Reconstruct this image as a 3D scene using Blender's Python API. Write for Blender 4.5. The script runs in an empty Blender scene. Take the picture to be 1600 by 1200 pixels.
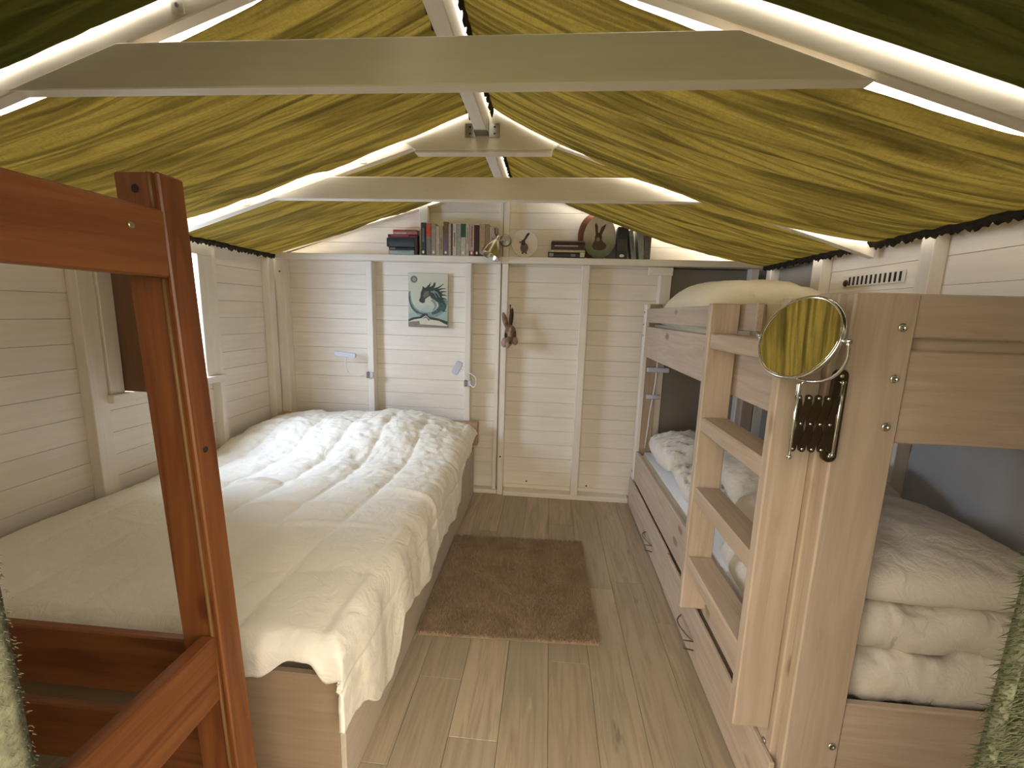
import bpy, bmesh, math, random
from math import sin, cos, pi, sqrt, exp
from mathutils import Vector, Matrix, noise

random.seed(7)
S = bpy.context.scene
COL = S.collection

# ------------------------------------------------------------------ camera
cam_d = bpy.data.cameras.new('camera')
cam = bpy.data.objects.new('camera', cam_d)
COL.objects.link(cam)
S.camera = cam
cam_d.sensor_width = 36.0
cam_d.sensor_fit = 'HORIZONTAL'
cam_d.lens = 668.55 / 1600 * 36
cam_d.clip_start = 0.02
R = ((0.99591692, 0.04313217, -0.07930385),
     (0.0852919, -0.16176051, 0.98313724),
     (0.02957661, -0.98588699, -0.16477885))
M = Matrix.Identity(4)
for i in range(3):
    M[i][0] = R[i][0]
    M[i][1] = -R[i][1]
    M[i][2] = -R[i][2]
M[0][3], M[1][3], M[2][3] = 0, 0, 1.5
cam.matrix_world = M

# ------------------------------------------------------------------ world
W = bpy.data.worlds.new('overcast_sky')
S.world = W
W.use_nodes = True
nt = W.node_tree
nt.nodes.clear()
out = nt.nodes.new('ShaderNodeOutputWorld')
bg = nt.nodes.new('ShaderNodeBackground')
tc = nt.nodes.new('ShaderNodeTexCoord')
sep = nt.nodes.new('ShaderNodeSeparateXYZ')
ramp = nt.nodes.new('ShaderNodeValToRGB')
nt.links.new(tc.outputs['Generated'], sep.inputs[0])
nt.links.new(sep.outputs['Z'], ramp.inputs[0])
nt.links.new(ramp.outputs[0], bg.inputs[0])
nt.links.new(bg.outputs[0], out.inputs[0])
ramp.color_ramp.elements[0].position = 0.0
ramp.color_ramp.elements[0].color = (1.0, 0.87, 0.68, 1)
ramp.color_ramp.elements[1].position = 0.6
ramp.color_ramp.elements[1].color = (1.0, 0.90, 0.74, 1)
bg.inputs[1].default_value = 5.2


def area(name, loc, rot, sx, sy, power, color, portal=False):
    d = bpy.data.lights.new(name, 'AREA')
    d.shape = 'RECTANGLE'
    d.size, d.size_y = sx, sy
    d.energy = power
    d.color = color
    if portal:
        d.cycles.is_portal = True
    o = bpy.data.objects.new(name, d)
    COL.objects.link(o)
    o.location = loc
    o.rotation_euler = rot
    return o


# daylight portals: doorway, window, the two roof slopes
area('doorway_portal', (-0.07, 0.10, 1.0), (math.radians(90), 0, 0), 1.05, 2.0, 1, (1, 1, 1), True)
area('window_portal', (-2.36, 2.32, 1.42), (0, math.radians(-90), 0), 0.9, 0.7, 1, (1, 1, 1), True)
area('roof_portal_left', (-1.33, 1.75, 2.32), (0, math.radians(-18), 0), 2.1, 3.3, 1, (1, 1, 1), True)
area('roof_portal_right', (0.66, 1.75, 2.32), (0, math.radians(18), 0), 2.1, 3.3, 1, (1, 1, 1), True)

# cool skylight falling in through the left window onto the head of the bed
wl_ = area('window_daylight', (-2.52, 2.22, 1.60), (0, 0, 0), 0.75, 0.60, 52, (0.55, 0.72, 1.0))
wl_.rotation_euler = Vector((1.0, 0.68, -0.32)).to_track_quat('-Z', 'Y').to_euler()

vs = S.view_settings
vs.view_transform = 'Standard'
vs.look = 'None'
vs.gamma = 1.0
vs.use_curve_mapping = False
vs.exposure = 0.26
S.display_settings.display_device = 'sRGB'
S.cycles.max_bounces = 10
S.cycles.diffuse_bounces = 6
S.cycles.glossy_bounces = 4
S.cycles.transmission_bounces = 8
S.cycles.transparent_max_bounces = 12
S.cycles.use_denoising = True
S.cycles.sample_clamp_indirect = 12
S.cycles.caustics_reflective = False
S.cycles.caustics_refractive = False


# ------------------------------------------------------------------ materials
def newmat(name):
    m = bpy.data.materials.new(name)
    m.use_nodes = True
    t = m.node_tree
    b = t.nodes['Principled BSDF']
    return m, t, b


def N(t, kind, **kw):
    n = t.nodes.new(kind)
    for k, v in kw.items():
        setattr(n, k, v)
    return n


def mixc(t, fac, a, b, mode='MIX'):
    n = N(t, 'ShaderNodeMix', data_type='RGBA', blend_type=mode)
    for sock, v in ((n.inputs[0], fac), (n.inputs[6], a), (n.inputs[7], b)):
        if isinstance(v, bpy.types.NodeSocket):
            t.links.new(v, sock)
        else:
            sock.default_value = (*v, 1) if isinstance(v, tuple) else v
    return n.outputs[2]


def mapr(t, v, a, b, c=0.0, d=1.0):
    n = N(t, 'ShaderNodeMapRange')
    t.links.new(v, n.inputs[0])
    for i, x in enumerate((a, b, c, d)):
        n.inputs[i + 1].default_value = x
    return n.outputs[0]


def texco(t, scale, rnd=True):
    tcn = N(t, 'ShaderNodeTexCoord')
    mp = N(t, 'ShaderNodeMapping')
    src = tcn.outputs['Object']
    if rnd:
        oi = N(t, 'ShaderNodeObjectInfo')
        cmb = N(t, 'ShaderNodeVectorMath', operation='SCALE')
        cmb.inputs[0].default_value = (7.3, 5.1, 9.7)
        t.links.new(oi.outputs['Random'], cmb.inputs['Scale'])
        ad = N(t, 'ShaderNodeVectorMath', operation='ADD')
        t.links.new(src, ad.inputs[0])
        t.links.new(cmb.outputs[0], ad.inputs[1])
        src = ad.outputs[0]
    t.links.new(src, mp.inputs[0])
    mp.inputs['Scale'].default_value = scale
    return mp.outputs[0]


def noise_n(t, vec, scale, detail=4, rough=0.55, dist=0.0):
    n = N(t, 'ShaderNodeTexNoise')
    t.links.new(vec, n.inputs['Vector'])
    n.inputs['Scale'].default_value = scale
    n.inputs['Detail'].default_value = detail
    n.inputs['Roughness'].default_value = rough
    n.inputs['Distortion'].default_value = dist
    return n.outputs['Fac']


def bump(t, b, h, strength, dist=0.004):
    n = N(t, 'ShaderNodeBump')
    n.inputs['Strength'].default_value = strength
    n.inputs['Distance'].default_value = dist
    t.links.new(h, n.inputs['Height'])
    t.links.new(n.outputs[0], b.inputs['Normal'])


AX = {'x': (1.0, 16, 16), 'y': (16, 1.0, 16), 'z': (16, 16, 1.0)}


def wood(name, base, dark, axis, rough=0.6, contrast=1.0, vary=0.12, knots=None, bstr=0.35, streak=1.0):
    m, t, b = newmat(name)
    v = texco(t, tuple(a * streak for a in AX[axis]))
    g = noise_n(t, v, 2.2, 7, 0.62, 0.9)
    fac = mapr(t, g, 0.42 - 0.05 / contrast, 0.70, 0, contrast)
    c = mixc(t, fac, base, dark)
    v2 = texco(t, (1, 1, 1))
    g2 = noise_n(t, v2, 3.0, 3)
    c = mixc(t, mapr(t, g2, 0.35, 0.75, 0, 0.35), c, tuple(x * 0.72 for x in base))
    oi = N(t, 'ShaderNodeObjectInfo')
    c = mixc(t, mapr(t, oi.outputs['Random'], 0, 1, 0, vary), c, dark)
    if knots:
        vo = N(t, 'ShaderNodeTexVoronoi')
        vv = texco(t, tuple(3.2 if a < 2 else 7.0 for a in AX[axis]))
        t.links.new(vv, vo.inputs['Vector'])
        vo.inputs['Scale'].default_value = 1.0
        c = mixc(t, mapr(t, vo.outputs['Distance'], 0.10, 0.17, 0.7, 0), c, knots)
    t.links.new(c, b.inputs['Base Color'])
    b.inputs['Roughness'].default_value = rough
    bump(t, b, g, bstr, 0.002)
    return m


WB, WD = (0.86, 0.80, 0.71), (0.64, 0.58, 0.49)
white = {a: wood('white_painted_wood_' + a, WB, WD, a, 0.5, 0.45, 0.12) for a in 'xyz'}
rafter_w = {a: wood('white_rafter_paint_' + a, (0.88, 0.81, 0.71), (0.69, 0.62, 0.52), a, 0.5, 0.35, 0.05) for a in 'xyz'}
bunkw = {a: wood('whitewashed_pine_' + a, (0.605, 0.495, 0.395), (0.40, 0.295, 0.21), a, 0.6, 0.8, 0.22, (0.20, 0.11, 0.06), 0.4) for a in 'xyz'}
pine = {a: wood('orange_stained_pine_' + a, (0.255, 0.088, 0.025), (0.105, 0.026, 0.007), a, 0.42, 1.0, 0.2, (0.07, 0.012, 0.004), 0.45, 0.75) for a in 'xyz'}
pinelight = wood('honey_stained_pine', (0.20, 0.10, 0.035), (0.15, 0.06, 0.018), 'z', 0.5, 0.6, 0.1)
plyw = wood('pale_plywood', (0.60, 0.52, 0.42), (0.45, 0.37, 0.28), 'y', 0.6, 0.5, 0.2)
plyfoot = wood('brown_bed_board', (0.36, 0.26, 0.17), (0.22, 0.15, 0.09), 'x', 0.6, 0.5, 0.2)
headw = wood('tan_headboard_wood', (0.50, 0.33, 0.21), (0.33, 0.19, 0.11), 'x', 0.6, 0.5, 0.2)


def plain(name, col, rough=0.6, metal=0.0, nscale=0, namp=0.2, bstr=0.0, bscale=40):
    m, t, b = newmat(name)
    b.inputs['Roughness'].default_value = rough
    b.inputs['Metallic'].default_value = metal
    v = texco(t, (1, 1, 1))
    if nscale:
        g = noise_n(t, v, nscale, 4)
        c = mixc(t, mapr(t, g, 0.3, 0.7, 0, 1), col, tuple(x * (1 - namp) for x in col))
        t.links.new(c, b.inputs['Base Color'])
    else:
        b.inputs['Base Color'].default_value = (*col, 1)
    if bstr:
        bump(t, b, noise_n(t, v, bscale, 3), bstr)
    return m


grey_panel = plain('grey_hardboard', (0.27, 0.25, 0.225), 0.75, 0, 5, 0.15, 0.1)
shade_panel = plain('shade_toned_hardboard', (0.38, 0.385, 0.385), 0.75, 0, 5, 0.12, 0.1)  # shade behind the lower bunk put into the grey of the smooth wall panels
chrome = plain('chrome', (0.72, 0.71, 0.68), 0.16, 1.0)
steel = plain('galvanised_steel', (0.42, 0.41, 0.38), 0.38, 1.0, 30, 0.25)
bronze = plain('dark_bronze_metal', (0.11, 0.085, 0.055), 0.35, 0.9, 20, 0.3)
mirror_m = plain('mirror_glass', (0.93, 0.93, 0.92), 0.01, 1.0)
darkhole = plain('dark_recess', (0.02, 0.018, 0.015), 0.9)
white_plastic = plain('white_plastic', (0.80, 0.81, 0.86), 0.35, 0, 8, 0.05)
lilac_plastic = plain('pale_grey_plastic', (0.56, 0.57, 0.66), 0.4, 0, 8, 0.05)
screw_m = plain('brass_zinc_screw', (0.55, 0.50, 0.38), 0.3, 1.0)
wire_m = plain('grey_wire', (0.20, 0.17, 0.14), 0.4, 0.8)


def cottonm(name, col, bscale=26, bstr=0.28, sub=0.0):
    m, t, b = newmat(name)
    v = texco(t, (1, 1, 1), False)
    a = noise_n(t, v, bscale, 5, 0.6, 1.2)
    f = noise_n(t, v, 600, 2)
    c = mixc(t, mapr(t, a, 0.3, 0.7, 0, 0.25), col, tuple(x * 0.92 for x in col))
    t.links.new(c, b.inputs['Base Color'])
    b.inputs['Roughness'].default_value = 0.85
    b.inputs['Sheen Weight'].default_value = 0.15
    ad = N(t, 'ShaderNodeMath', operation='MULTIPLY_ADD')
    t.links.new(f, ad.inputs[0])
    ad.inputs[1].default_value = 0.06
    t.links.new(a, ad.inputs[2])
    bump(t, b, ad.outputs[0], bstr * 1.5, 0.018)
    return m


duvet_m = cottonm('white_cotton_duvet', (0.90, 0.85, 0.745), 11, 0.32)
linen_m = cottonm('cream_bed_linen', (0.78, 0.73, 0.65), 16, 0.30)
sheet_m = cottonm('white_mattress_cover', (0.82, 0.81, 0.81), 30, 0.15)
cream_m = cottonm('cream_fleece_bedding', (0.74, 0.67, 0.49), 30, 0.15)


def clothm(name, tcol, dcol, weave=True):
    m, t, b = newmat(name)
    t.nodes.remove(b)
    outn = t.nodes['Material Output']
    v = texco(t, (1, 1, 1), False)
    # woven slubs: short streaks both ways
    v1 = texco(t, (40, 420, 60), False)
    v2 = texco(t, (480, 60, 60), False)
    w1 = noise_n(t, v1, 1.6, 2)
    w2 = noise_n(t, v2, 1.0, 2)
    mul = N(t, 'ShaderNodeMath', operation='ADD')
    t.links.new(w1, mul.inputs[0])
    t.links.new(w2, mul.inputs[1])
    f = mapr(t, mul.outputs[0], 0.72, 1.30, 0.62, 1.42)
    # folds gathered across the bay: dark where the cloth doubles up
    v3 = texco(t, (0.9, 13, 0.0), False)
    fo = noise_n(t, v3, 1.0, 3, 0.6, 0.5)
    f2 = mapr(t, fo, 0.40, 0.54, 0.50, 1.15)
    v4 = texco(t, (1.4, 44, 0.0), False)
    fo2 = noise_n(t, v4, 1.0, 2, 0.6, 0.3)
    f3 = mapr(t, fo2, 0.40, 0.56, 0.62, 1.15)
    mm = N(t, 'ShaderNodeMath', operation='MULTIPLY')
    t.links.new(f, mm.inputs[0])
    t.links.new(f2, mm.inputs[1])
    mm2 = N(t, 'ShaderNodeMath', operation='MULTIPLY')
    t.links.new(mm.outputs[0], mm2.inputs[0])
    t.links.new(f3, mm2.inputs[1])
    sc = N(t, 'ShaderNodeVectorMath', operation='SCALE')
    sc.inputs[0].default_value = tcol
    t.links.new(mm2.outputs[0], sc.inputs['Scale'])
    tr = N(t, 'ShaderNodeBsdfTranslucent')
    t.links.new(sc.outputs[0], tr.inputs['Color'])
    df = N(t, 'ShaderNodeBsdfDiffuse')
    df.inputs['Color'].default_value = (*dcol, 1)
    add = N(t, 'ShaderNodeAddShader')
    t.links.new(tr.outputs[0], add.inputs[0])
    t.links.new(df.outputs[0], add.inputs[1])
    bn = N(t, 'ShaderNodeBump')
    bn.inputs['Strength'].default_value = 0.5
    bn.inputs['Distance'].default_value = 0.01
    t.links.new(fo2, bn.inputs['Height'])
    t.links.new(bn.outputs[0], df.inputs['Normal'])
    t.links.new(add.outputs[0], outn.inputs['Surface'])
    return m


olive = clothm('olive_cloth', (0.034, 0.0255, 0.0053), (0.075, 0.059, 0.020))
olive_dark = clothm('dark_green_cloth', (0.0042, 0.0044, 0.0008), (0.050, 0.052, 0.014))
hem_m = plain('dark_olive_hem', (0.028, 0.021, 0.009), 0.9, 0, 30, 0.4)


def glassm(name, tint, gl=0.06):
    m, t, b = newmat(name)
    t.nodes.remove(b)
    tr = N(t, 'ShaderNodeBsdfTransparent')
    tr.inputs[0].default_value = (*tint, 1)
    g = N(t, 'ShaderNodeBsdfGlossy')
    g.inputs['Roughness'].default_value = 0.05
    mx = N(t, 'ShaderNodeMixShader')
    mx.inputs[0].default_value = gl
    t.links.new(tr.outputs[0], mx.inputs[1])
    t.links.new(g.outputs[0], mx.inputs[2])
    t.links.new(mx.outputs[0], t.nodes['Material Output'].inputs['Surface'])
    return m


roof_m = glassm('clear_corrugated_polycarbonate', (0.93, 0.94, 0.95), 0.04)
pane_m = glassm('window_glass', (0.96, 0.97, 0.98), 0.05)


def floorm():
    m, t, b = newmat('grey_oak_laminate')
    oi = N(t, 'ShaderNodeObjectInfo')
    r = N(t, 'ShaderNodeValToRGB')
    t.links.new(oi.outputs['Random'], r.inputs[0])
    e = r.color_ramp.elements
    e[0].color = (0.40, 0.32, 0.225, 1)
    e[1].color = (0.50, 0.41, 0.285, 1)
    for p, c in ((0.3, (0.45, 0.365, 0.255, 1)), (0.5, (0.385, 0.325, 0.235, 1)), (0.75, (0.47, 0.375, 0.265, 1))):
        x = e.new(p)
        x.color = c
    v = texco(t, (20, 1.3, 20))
    g = noise_n(t, v, 1.6, 7, 0.62, 1.4)
    c = mixc(t, mapr(t, g, 0.44, 0.72, 0, 0.75), r.outputs[0], (0.24, 0.19, 0.13))
    g2 = noise_n(t, texco(t, (5.5, 1.1, 5)), 1.0, 3)
    c = mixc(t, mapr(t, g2, 0.45, 0.7, 0, 0.5), c, (0.27, 0.25, 0.19))
    g3 = noise_n(t, texco(t, (14, 2.4, 5)), 1.0, 4, 0.7)
    c = mixc(t, mapr(t, g3, 0.66, 0.74, 0, 0.55), c, (0.115, 0.085, 0.055))
    c = mixc(t, mapr(t, g3, 0.34, 0.27, 0, 0.4), c, (0.60, 0.52, 0.40))
    t.links.new(c, b.inputs['Base Color'])
    b.inputs['Roughness'].default_value = 0.42
    bump(t, b, g, 0.15, 0.001)
    return m


floor_m = floorm()
rug_m = plain('brown_rug_pile', (0.375, 0.27, 0.17), 0.95, 0, 9, 0.35)
curtain_m = plain('sage_chenille', (0.15, 0.15, 0.09), 0.95, 0, 60, 0.5, 0.8, 120)
fringe_m = plain('moss_green_fringe', (0.055, 0.060, 0.022), 0.95, 0, 60, 0.4)
grass_m = plain('outdoor_grass', (0.16, 0.17, 0.08), 0.95, 0, 3, 0.4)


# ------------------------------------------------------------------ geometry helpers
ORG = {}


def box(bm, x0, x1, y0, y1, z0, z1, bev=0.0015, seg=1):
    vs_ = [bm.verts.new((x, y, z)) for x in (x0, x1) for y in (y0, y1) for z in (z0, z1)]
    q = [(0, 1, 3, 2), (4, 6, 7, 5), (0, 4, 5, 1), (2, 3, 7, 6), (0, 2, 6, 4), (1, 5, 7, 3)]
    fs = [bm.faces.new([vs_[i] for i in f]) for f in q]
    if bev:
        ed = set(e for f in fs for e in f.edges)
        bmesh.ops.bevel(bm, geom=list(ed), offset=bev, segments=seg, affect='EDGES')
    return vs_


def prism(bm, pts, y0, y1, axis='y'):
    """extrude a polygon; axis y: pts are (x,z); axis x: pts (y,z); axis z: pts (x,y)"""
    def P(p, d):
        return {'y': (p[0], d, p[1]), 'x': (d, p[0], p[1]), 'z': (p[0], p[1], d)}[axis]
    a = [bm.verts.new(P(p, y0)) for p in pts]
    b = [bm.verts.new(P(p, y1)) for p in pts]
    bm.faces.new(a)
    bm.faces.new(b[::-1])
    n = len(pts)
    for i in range(n):
        bm.faces.new((a[i], b[i], b[(i + 1) % n], a[(i + 1) % n]))


def tube(bm, pts, r, n=8, closed=False, cap=True, r1=None):
    pts = [Vector(p) for p in pts]
    m = len(pts)
    rings = []
    up = Vector((0.13, 0.31, 0.94))
    prev = None
    for i, p in enumerate(pts):
        if closed:
            t_ = pts[(i + 1) % m] - pts[i - 1]
        else:
            t_ = pts[min(i + 1, m - 1)] - pts[max(i - 1, 0)]
        t_.normalize()
        if prev is None:
            a = t_.cross(up)
            if a.length < 1e-3:
                a = t_.cross(Vector((1, 0, 0)))
        else:
            a = prev - t_ * prev.dot(t_)
        a.normalize()
        prev = a
        b_ = t_.cross(a)
        rr = r if r1 is None else r + (r1 - r) * i / (m - 1)
        rings.append([bm.verts.new(p + (a * cos(2 * pi * k / n) + b_ * sin(2 * pi * k / n)) * rr) for k in range(n)])
    for i in range(m if closed else m - 1):
        A, B = rings[i], rings[(i + 1) % m]
        for k in range(n):
            bm.faces.new((A[k], A[(k + 1) % n], B[(k + 1) % n], B[k]))
    if cap and not closed:
        bm.faces.new(rings[0][::-1])
        bm.faces.new(rings[-1])


def lathe(bm, prof, n=20, mat=None):
    """prof: list of (r,z), around z, transformed by mat"""
    rings = []
    for r, z in prof:
        rings.append([bm.verts.new((r * cos(2 * pi * k / n), r * sin(2 * pi * k / n), z)) for k in range(n)])
    for A, B in zip(rings, rings[1:]):
        for k in range(n):
            bm.faces.new((A[k], A[(k + 1) % n], B[(k + 1) % n], B[k]))
    bm.faces.new(rings[0][::-1])
    bm.faces.new(rings[-1])
    if mat is not None:
        bmesh.ops.transform(bm, matrix=mat, verts=[v for r_ in rings for v in r_])


def link(name, bm, mat, parent=None, smooth=False, label=None, kind=None, recalc=True):
    if recalc:
        bmesh.ops.recalc_face_normals(bm, faces=bm.faces)
    me = bpy.data.meshes.new(name)
    if parent is None:
        zs = [v.co for v in bm.verts]
        o_ = Vector(((min(v.x for v in zs) + max(v.x for v in zs)) / 2, (min(v.y for v in zs) + max(v.y for v in zs)) / 2, min(v.z for v in zs)))
    else:
        o_ = ORG[parent.name]
    bmesh.ops.translate(bm, vec=-o_, verts=bm.verts)
    bm.to_mesh(me)
    bm.free()
    if smooth:
        for p in me.polygons:
            p.use_smooth = True
    me.materials.append(mat)
    o = bpy.data.objects.new(name, me)
    COL.objects.link(o)
    if parent is None:
        o.location = o_
    else:
        o.parent = parent
    ORG[o.name] = o_
    if label:
        o['label'] = label
    if kind:
        o['kind'] = kind
    return o


def bx(name, mat, parent, x0, x1, y0, y1, z0, z1, bev=0.0015, **kw):
    bm = bmesh.new()
    box(bm, x0, x1, y0, y1, z0, z1, bev)
    return link(name, bm, mat, parent, **kw)


def root(name, loc, label, cat, group=None, kind=None):
    o = bpy.data.objects.new(name, None)
    o.empty_display_size = 0.1
    COL.objects.link(o)
    o.location = loc
    ORG[o.name] = Vector(loc)
    o['label'] = label
    o['category'] = cat
    if group:
        o['group'] = group
    if kind:
        o['kind'] = kind
    return o


def tag(o, label, cat, group=None, kind=None):
    o['label'] = label
    o['category'] = cat
    if group:
        o['group'] = group
    if kind:
        o['kind'] = kind
    return o


def fbm(x, y, z=0.0, oct_=4):
    return noise.fractal(Vector((x, y, z)), 1.0, 2.0, oct_)


XR = -0.35                       # ridge line
def roofz(x):
    return 2.53 - 0.325 * abs(x - XR)


# ------------------------------------------------------------------ floor
fl = root('floor', (-0.32, 1.8, 0), 'grey oak laminate floor of long planks between the two beds', 'floor', kind='structure')
bx('underlay', darkhole, fl, -2.30, 1.66, 0.2, 3.46, -0.06, -0.012, 0)
xs = [-2.28 + 0.178 * i for i in range(23)]
# shift so that a joint falls on x = -0.295 and x = -0.117
off = (-0.295 - xs[11])
fixed = {11: (1.28, 2.45), 12: (0.75, 1.95), 10: (1.52, 2.75), 13: (1.66, 2.9), 14: (0.9, 2.2)}
for i, x in enumerate(xs):
    x0 = x + off
    x1 = x0 + 0.178
    if x1 < -2.3 or x0 > 1.64:
        continue
    x0, x1 = max(x0, -2.28), min(x1, 1.64)
    if x1 - x0 < 0.02:
        continue
    cuts = sorted(fixed.get(i, (random.uniform(0.7, 1.5), random.uniform(1.9, 2.9))))
    ys = [0.2, *cuts, 3.44]
    for a, b_ in zip(ys, ys[1:]):
        bx('plank', floor_m, fl, x0 + .0006, x1 - .0006, a + .0006, b_ - .0006, -0.012, 0.0, 0.0012)

# ------------------------------------------------------------------ outdoor ground
bm = bmesh.new()
prism(bm, [(-12, -12), (12, -12), (12, 12), (-12, 12)], -0.16, -0.10, 'z')
g = link('ground', bm, grass_m)
tag(g, 'grass ground outside and under the hut', 'ground', kind='structure')

# ------------------------------------------------------------------ walls
PZ = 0.119
zb = [0.0] + [0.10 + PZ * k for k in range(0, 21)]


def planks_y(parent, y, x0, x1, zmax=None, skew=0.0, ztop=2.6, thick=0.014, gable=False, z0=0.0):
    """boards on a wall that faces -y"""
    for a, b_ in zip(zb, zb[1:]):
        a_, b2 = a + skew, b_ + skew
        if a == 0.0:
            a_ = 0.0
        if a_ >= ztop or b2 <= z0:
            continue
        a_, b2 = max(a_, z0), min(b2, ztop)
        if gable:
            lo0 = max(x0, XR - (2.50 - a_) / 0.325)
            hi0 = min(x1, XR + (2.50 - a_) / 0.325)
            lo1 = max(x0, XR - (2.50 - b2) / 0.325)
            hi1 = min(x1, XR + (2.50 - b2) / 0.325)
            if hi0 - lo0 < 0.05 or hi1 - lo1 < 0.02:
                continue
            bm_ = bmesh.new()
            prism(bm_, [(lo0, a_ + .0007), (hi0, a_ + .0007), (hi1, b2 - .0007), (lo1, b2 - .0007)], y, y + thick)
            bmesh.ops.bevel(bm_, geom=list(bm_.edges), offset=0.0013, segments=1, affect='EDGES')
            link('plank', bm_, white['x'], parent)
        else:
            dy = random.uniform(-.0015, .0015)
            bx('plank', white['x'], parent, x0, x1, y + dy, y + thick, a_ + .0007, b2 - .0007, 0.0013)


def planks_x(parent, x, y0, y1, side, skew=0.0, ztop=1.9, z0=0.0, thick=0.014):
    for a, b_ in zip(zb, zb[1:]):
        a_, b2 = a + skew, b_ + skew
        if a == 0.0:
            a_ = 0.0
        a_, b2 = max(a_, z0), min(b2, ztop)
        if b2 - a_ < 0.01:
            continue
        dx = random.uniform(-.0015, .0015)
        xa, xb = (x + dx, x + thick) if side > 0 else (x - thick, x + dx)
        bx('plank', white['y'], parent, xa, xb, y0, y1, a_ + .0007, b2 - .0007, 0.0013)


YB = 3.43
wb = root('wall_back', (-0.32, YB, 0), 'white painted plank gable wall at the far end with studs and shelf rail', 'wall', kind='structure')
bmx = bmesh.new()
prism(bmx, [(-2.30, -.05), (1.66, -.05), (1.66, 1.89), (XR, 2.53), (-2.30, 1.89)], YB + .015, YB + .04)
link('backing_board', bmx, darkhole, wb)
# separate panels between frames; the middle narrow one has its joints higher
planks_y(wb, YB, -2.27, -0.66, ztop=1.88)
planks_y(wb, YB + .006, -0.659, -0.375, ztop=1.88, skew=0.03)
planks_y(wb, YB, -0.374, 0.83, ztop=1.88, skew=-0.03)
planks_y(wb, YB, 0.831, 1.64, ztop=1.02)
planks_y(wb, YB, -2.27, 1.64, z0=1.882, gable=True, skew=0.01)
bx('panel', grey_panel, wb, 0.90, 1.47, YB - .012, YB + .002, 0.47, 1.86, 0.002, label='grey hardboard panel')
YF = 3.35


def stud_b(x0, x1, z0=0.0, z1=1.865, y0=YF, mat=None):
    bx('stud', mat or white['z'], wb, x0, x1, y0, YB - .002, z0, z1, 0.003)


stud_b(-2.205, -2.125)
stud_b(-1.452, -1.402)
stud_b(-0.655, -0.610)
stud_b(-0.418, -0.385, y0=3.375)
stud_b(-0.370, -0.325, z1=1.865)
stud_b(0.236, 0.292)
stud_b(0.815, 0.895)
stud_b(1.458, 1.512)
bx('stud', white['z'], wb, -0.370, -0.328, YF + .01, YB - .002, 1.915, 2.49, 0.003)
bx('stud', white['z'], wb, -0.405, -0.376, YF + .03, YB - .002, 1.915, 2.47, 0.003)
bx('stud', white['z'], wb, -1.018, -0.952, YF, YB - .002, 1.915, 2.30, 0.003)
bx('shelf_rail', white['x'], wb, -2.20, -0.374, 3.305, YB - .002, 1.866, 1.912, 0.004)
bx('shelf_rail', white['x'], wb, -0.321, 1.56, 3.305, YB - .002, 1.866, 1.912, 0.004)
bx('shelf_rail', white['x'], wb, -0.3735, -0.3215, 3.325, YB - .002, 1.866, 1.912, 0.003)
bx('bottom_rail', white['x'], wb, -0.60, -0.375, 3.36, YB - .002, 0.0, 0.035, 0.003)
bx('bottom_rail', white['x'], wb, -0.32, 0.70, 3.335, YB - .002, 0.0, 0.04, 0.003)
bx('hinge_plate', white['x'], wb, 0.72, 0.90, 3.335, 3.348, 1.80, 1.86, 0.004)
# sloping rail under the roof on the gable
for sx in (-1, 1):
    bmx = bmesh.new()
    xe = -2.20 if sx < 0 else 1.56
    x_in = XR + sx * 0.06
    prism(bmx, [(xe, roofz(xe) - .012), (x_in, roofz(x_in) - .012), (x_in, roofz(x_in) - .075), (xe, roofz(xe) - .075 if False else 1.913)], YF + .005, YB - .003)
    link('rake_rail', bmx, rafter_w['x'], wb)
for (x, z) in ((-2.16, 1.77), (-0.36, 2.31), (-.35, 0.33), (-0.13, 0.10), (0.37, 0.09)):
    bmx = bmesh.new()
    yy = YF - .001 if x < -.3 else YB - .002
    lathe(bmx, [(0.007, 0), (0.005, 0.003)], 8, Matrix.Translation((x, yy, z)) @ Matrix.Rotation(pi / 2, 4, 'X'))
    link('nail_knot', bmx, darkhole, wb)

# left wall (faces +x)
XL = -2.26
wl = root('wall_left', (XL, 1.8, 0), 'white painted plank wall on the left beside the double bed', 'wall', kind='structure')
bx('backing_board', darkhole, wl, XL - .04, XL - .016, .2, 1.98, -.05, 1.9, 0)
bx('backing_board', darkhole, wl, XL - .04, XL - .016, 2.65, 3.46, -.05, 1.9, 0)
bx('backing_board', darkhole, wl, XL - .04, XL - .016, 1.98, 2.65, -.05, 1.02, 0)
WZ0, WZ1, WY0, WY1 = 1.03, 1.80, 2.02, 2.568
planks_x(wl, XL, .22, 1.90, -1, skew=-.0)
planks_x(wl, XL, 1.901, 2.66, -1, ztop=WZ0 - .03)
planks_x(wl, XL, 2.661, 3.44, -1, skew=-.005)
XS = -2.20
for (a, b_) in ((0.86, 0.92), (1.865, 1.945), (2.69, 2.73), (3.27, 3.345)):
    bx('stud', white['z'], wl, XL, XS, a, b_, 0, 1.87, 0.003)
bx('top_rail', white['y'], wl, XL, XS + .01, .25, 3.345, 1.872, 1.915, 0.004)
bx('top_rail', rafter_w['y'], wl, XL - .01, XS - .02, .25, 3.345, 1.915, 1.935, 0.003)

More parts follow.
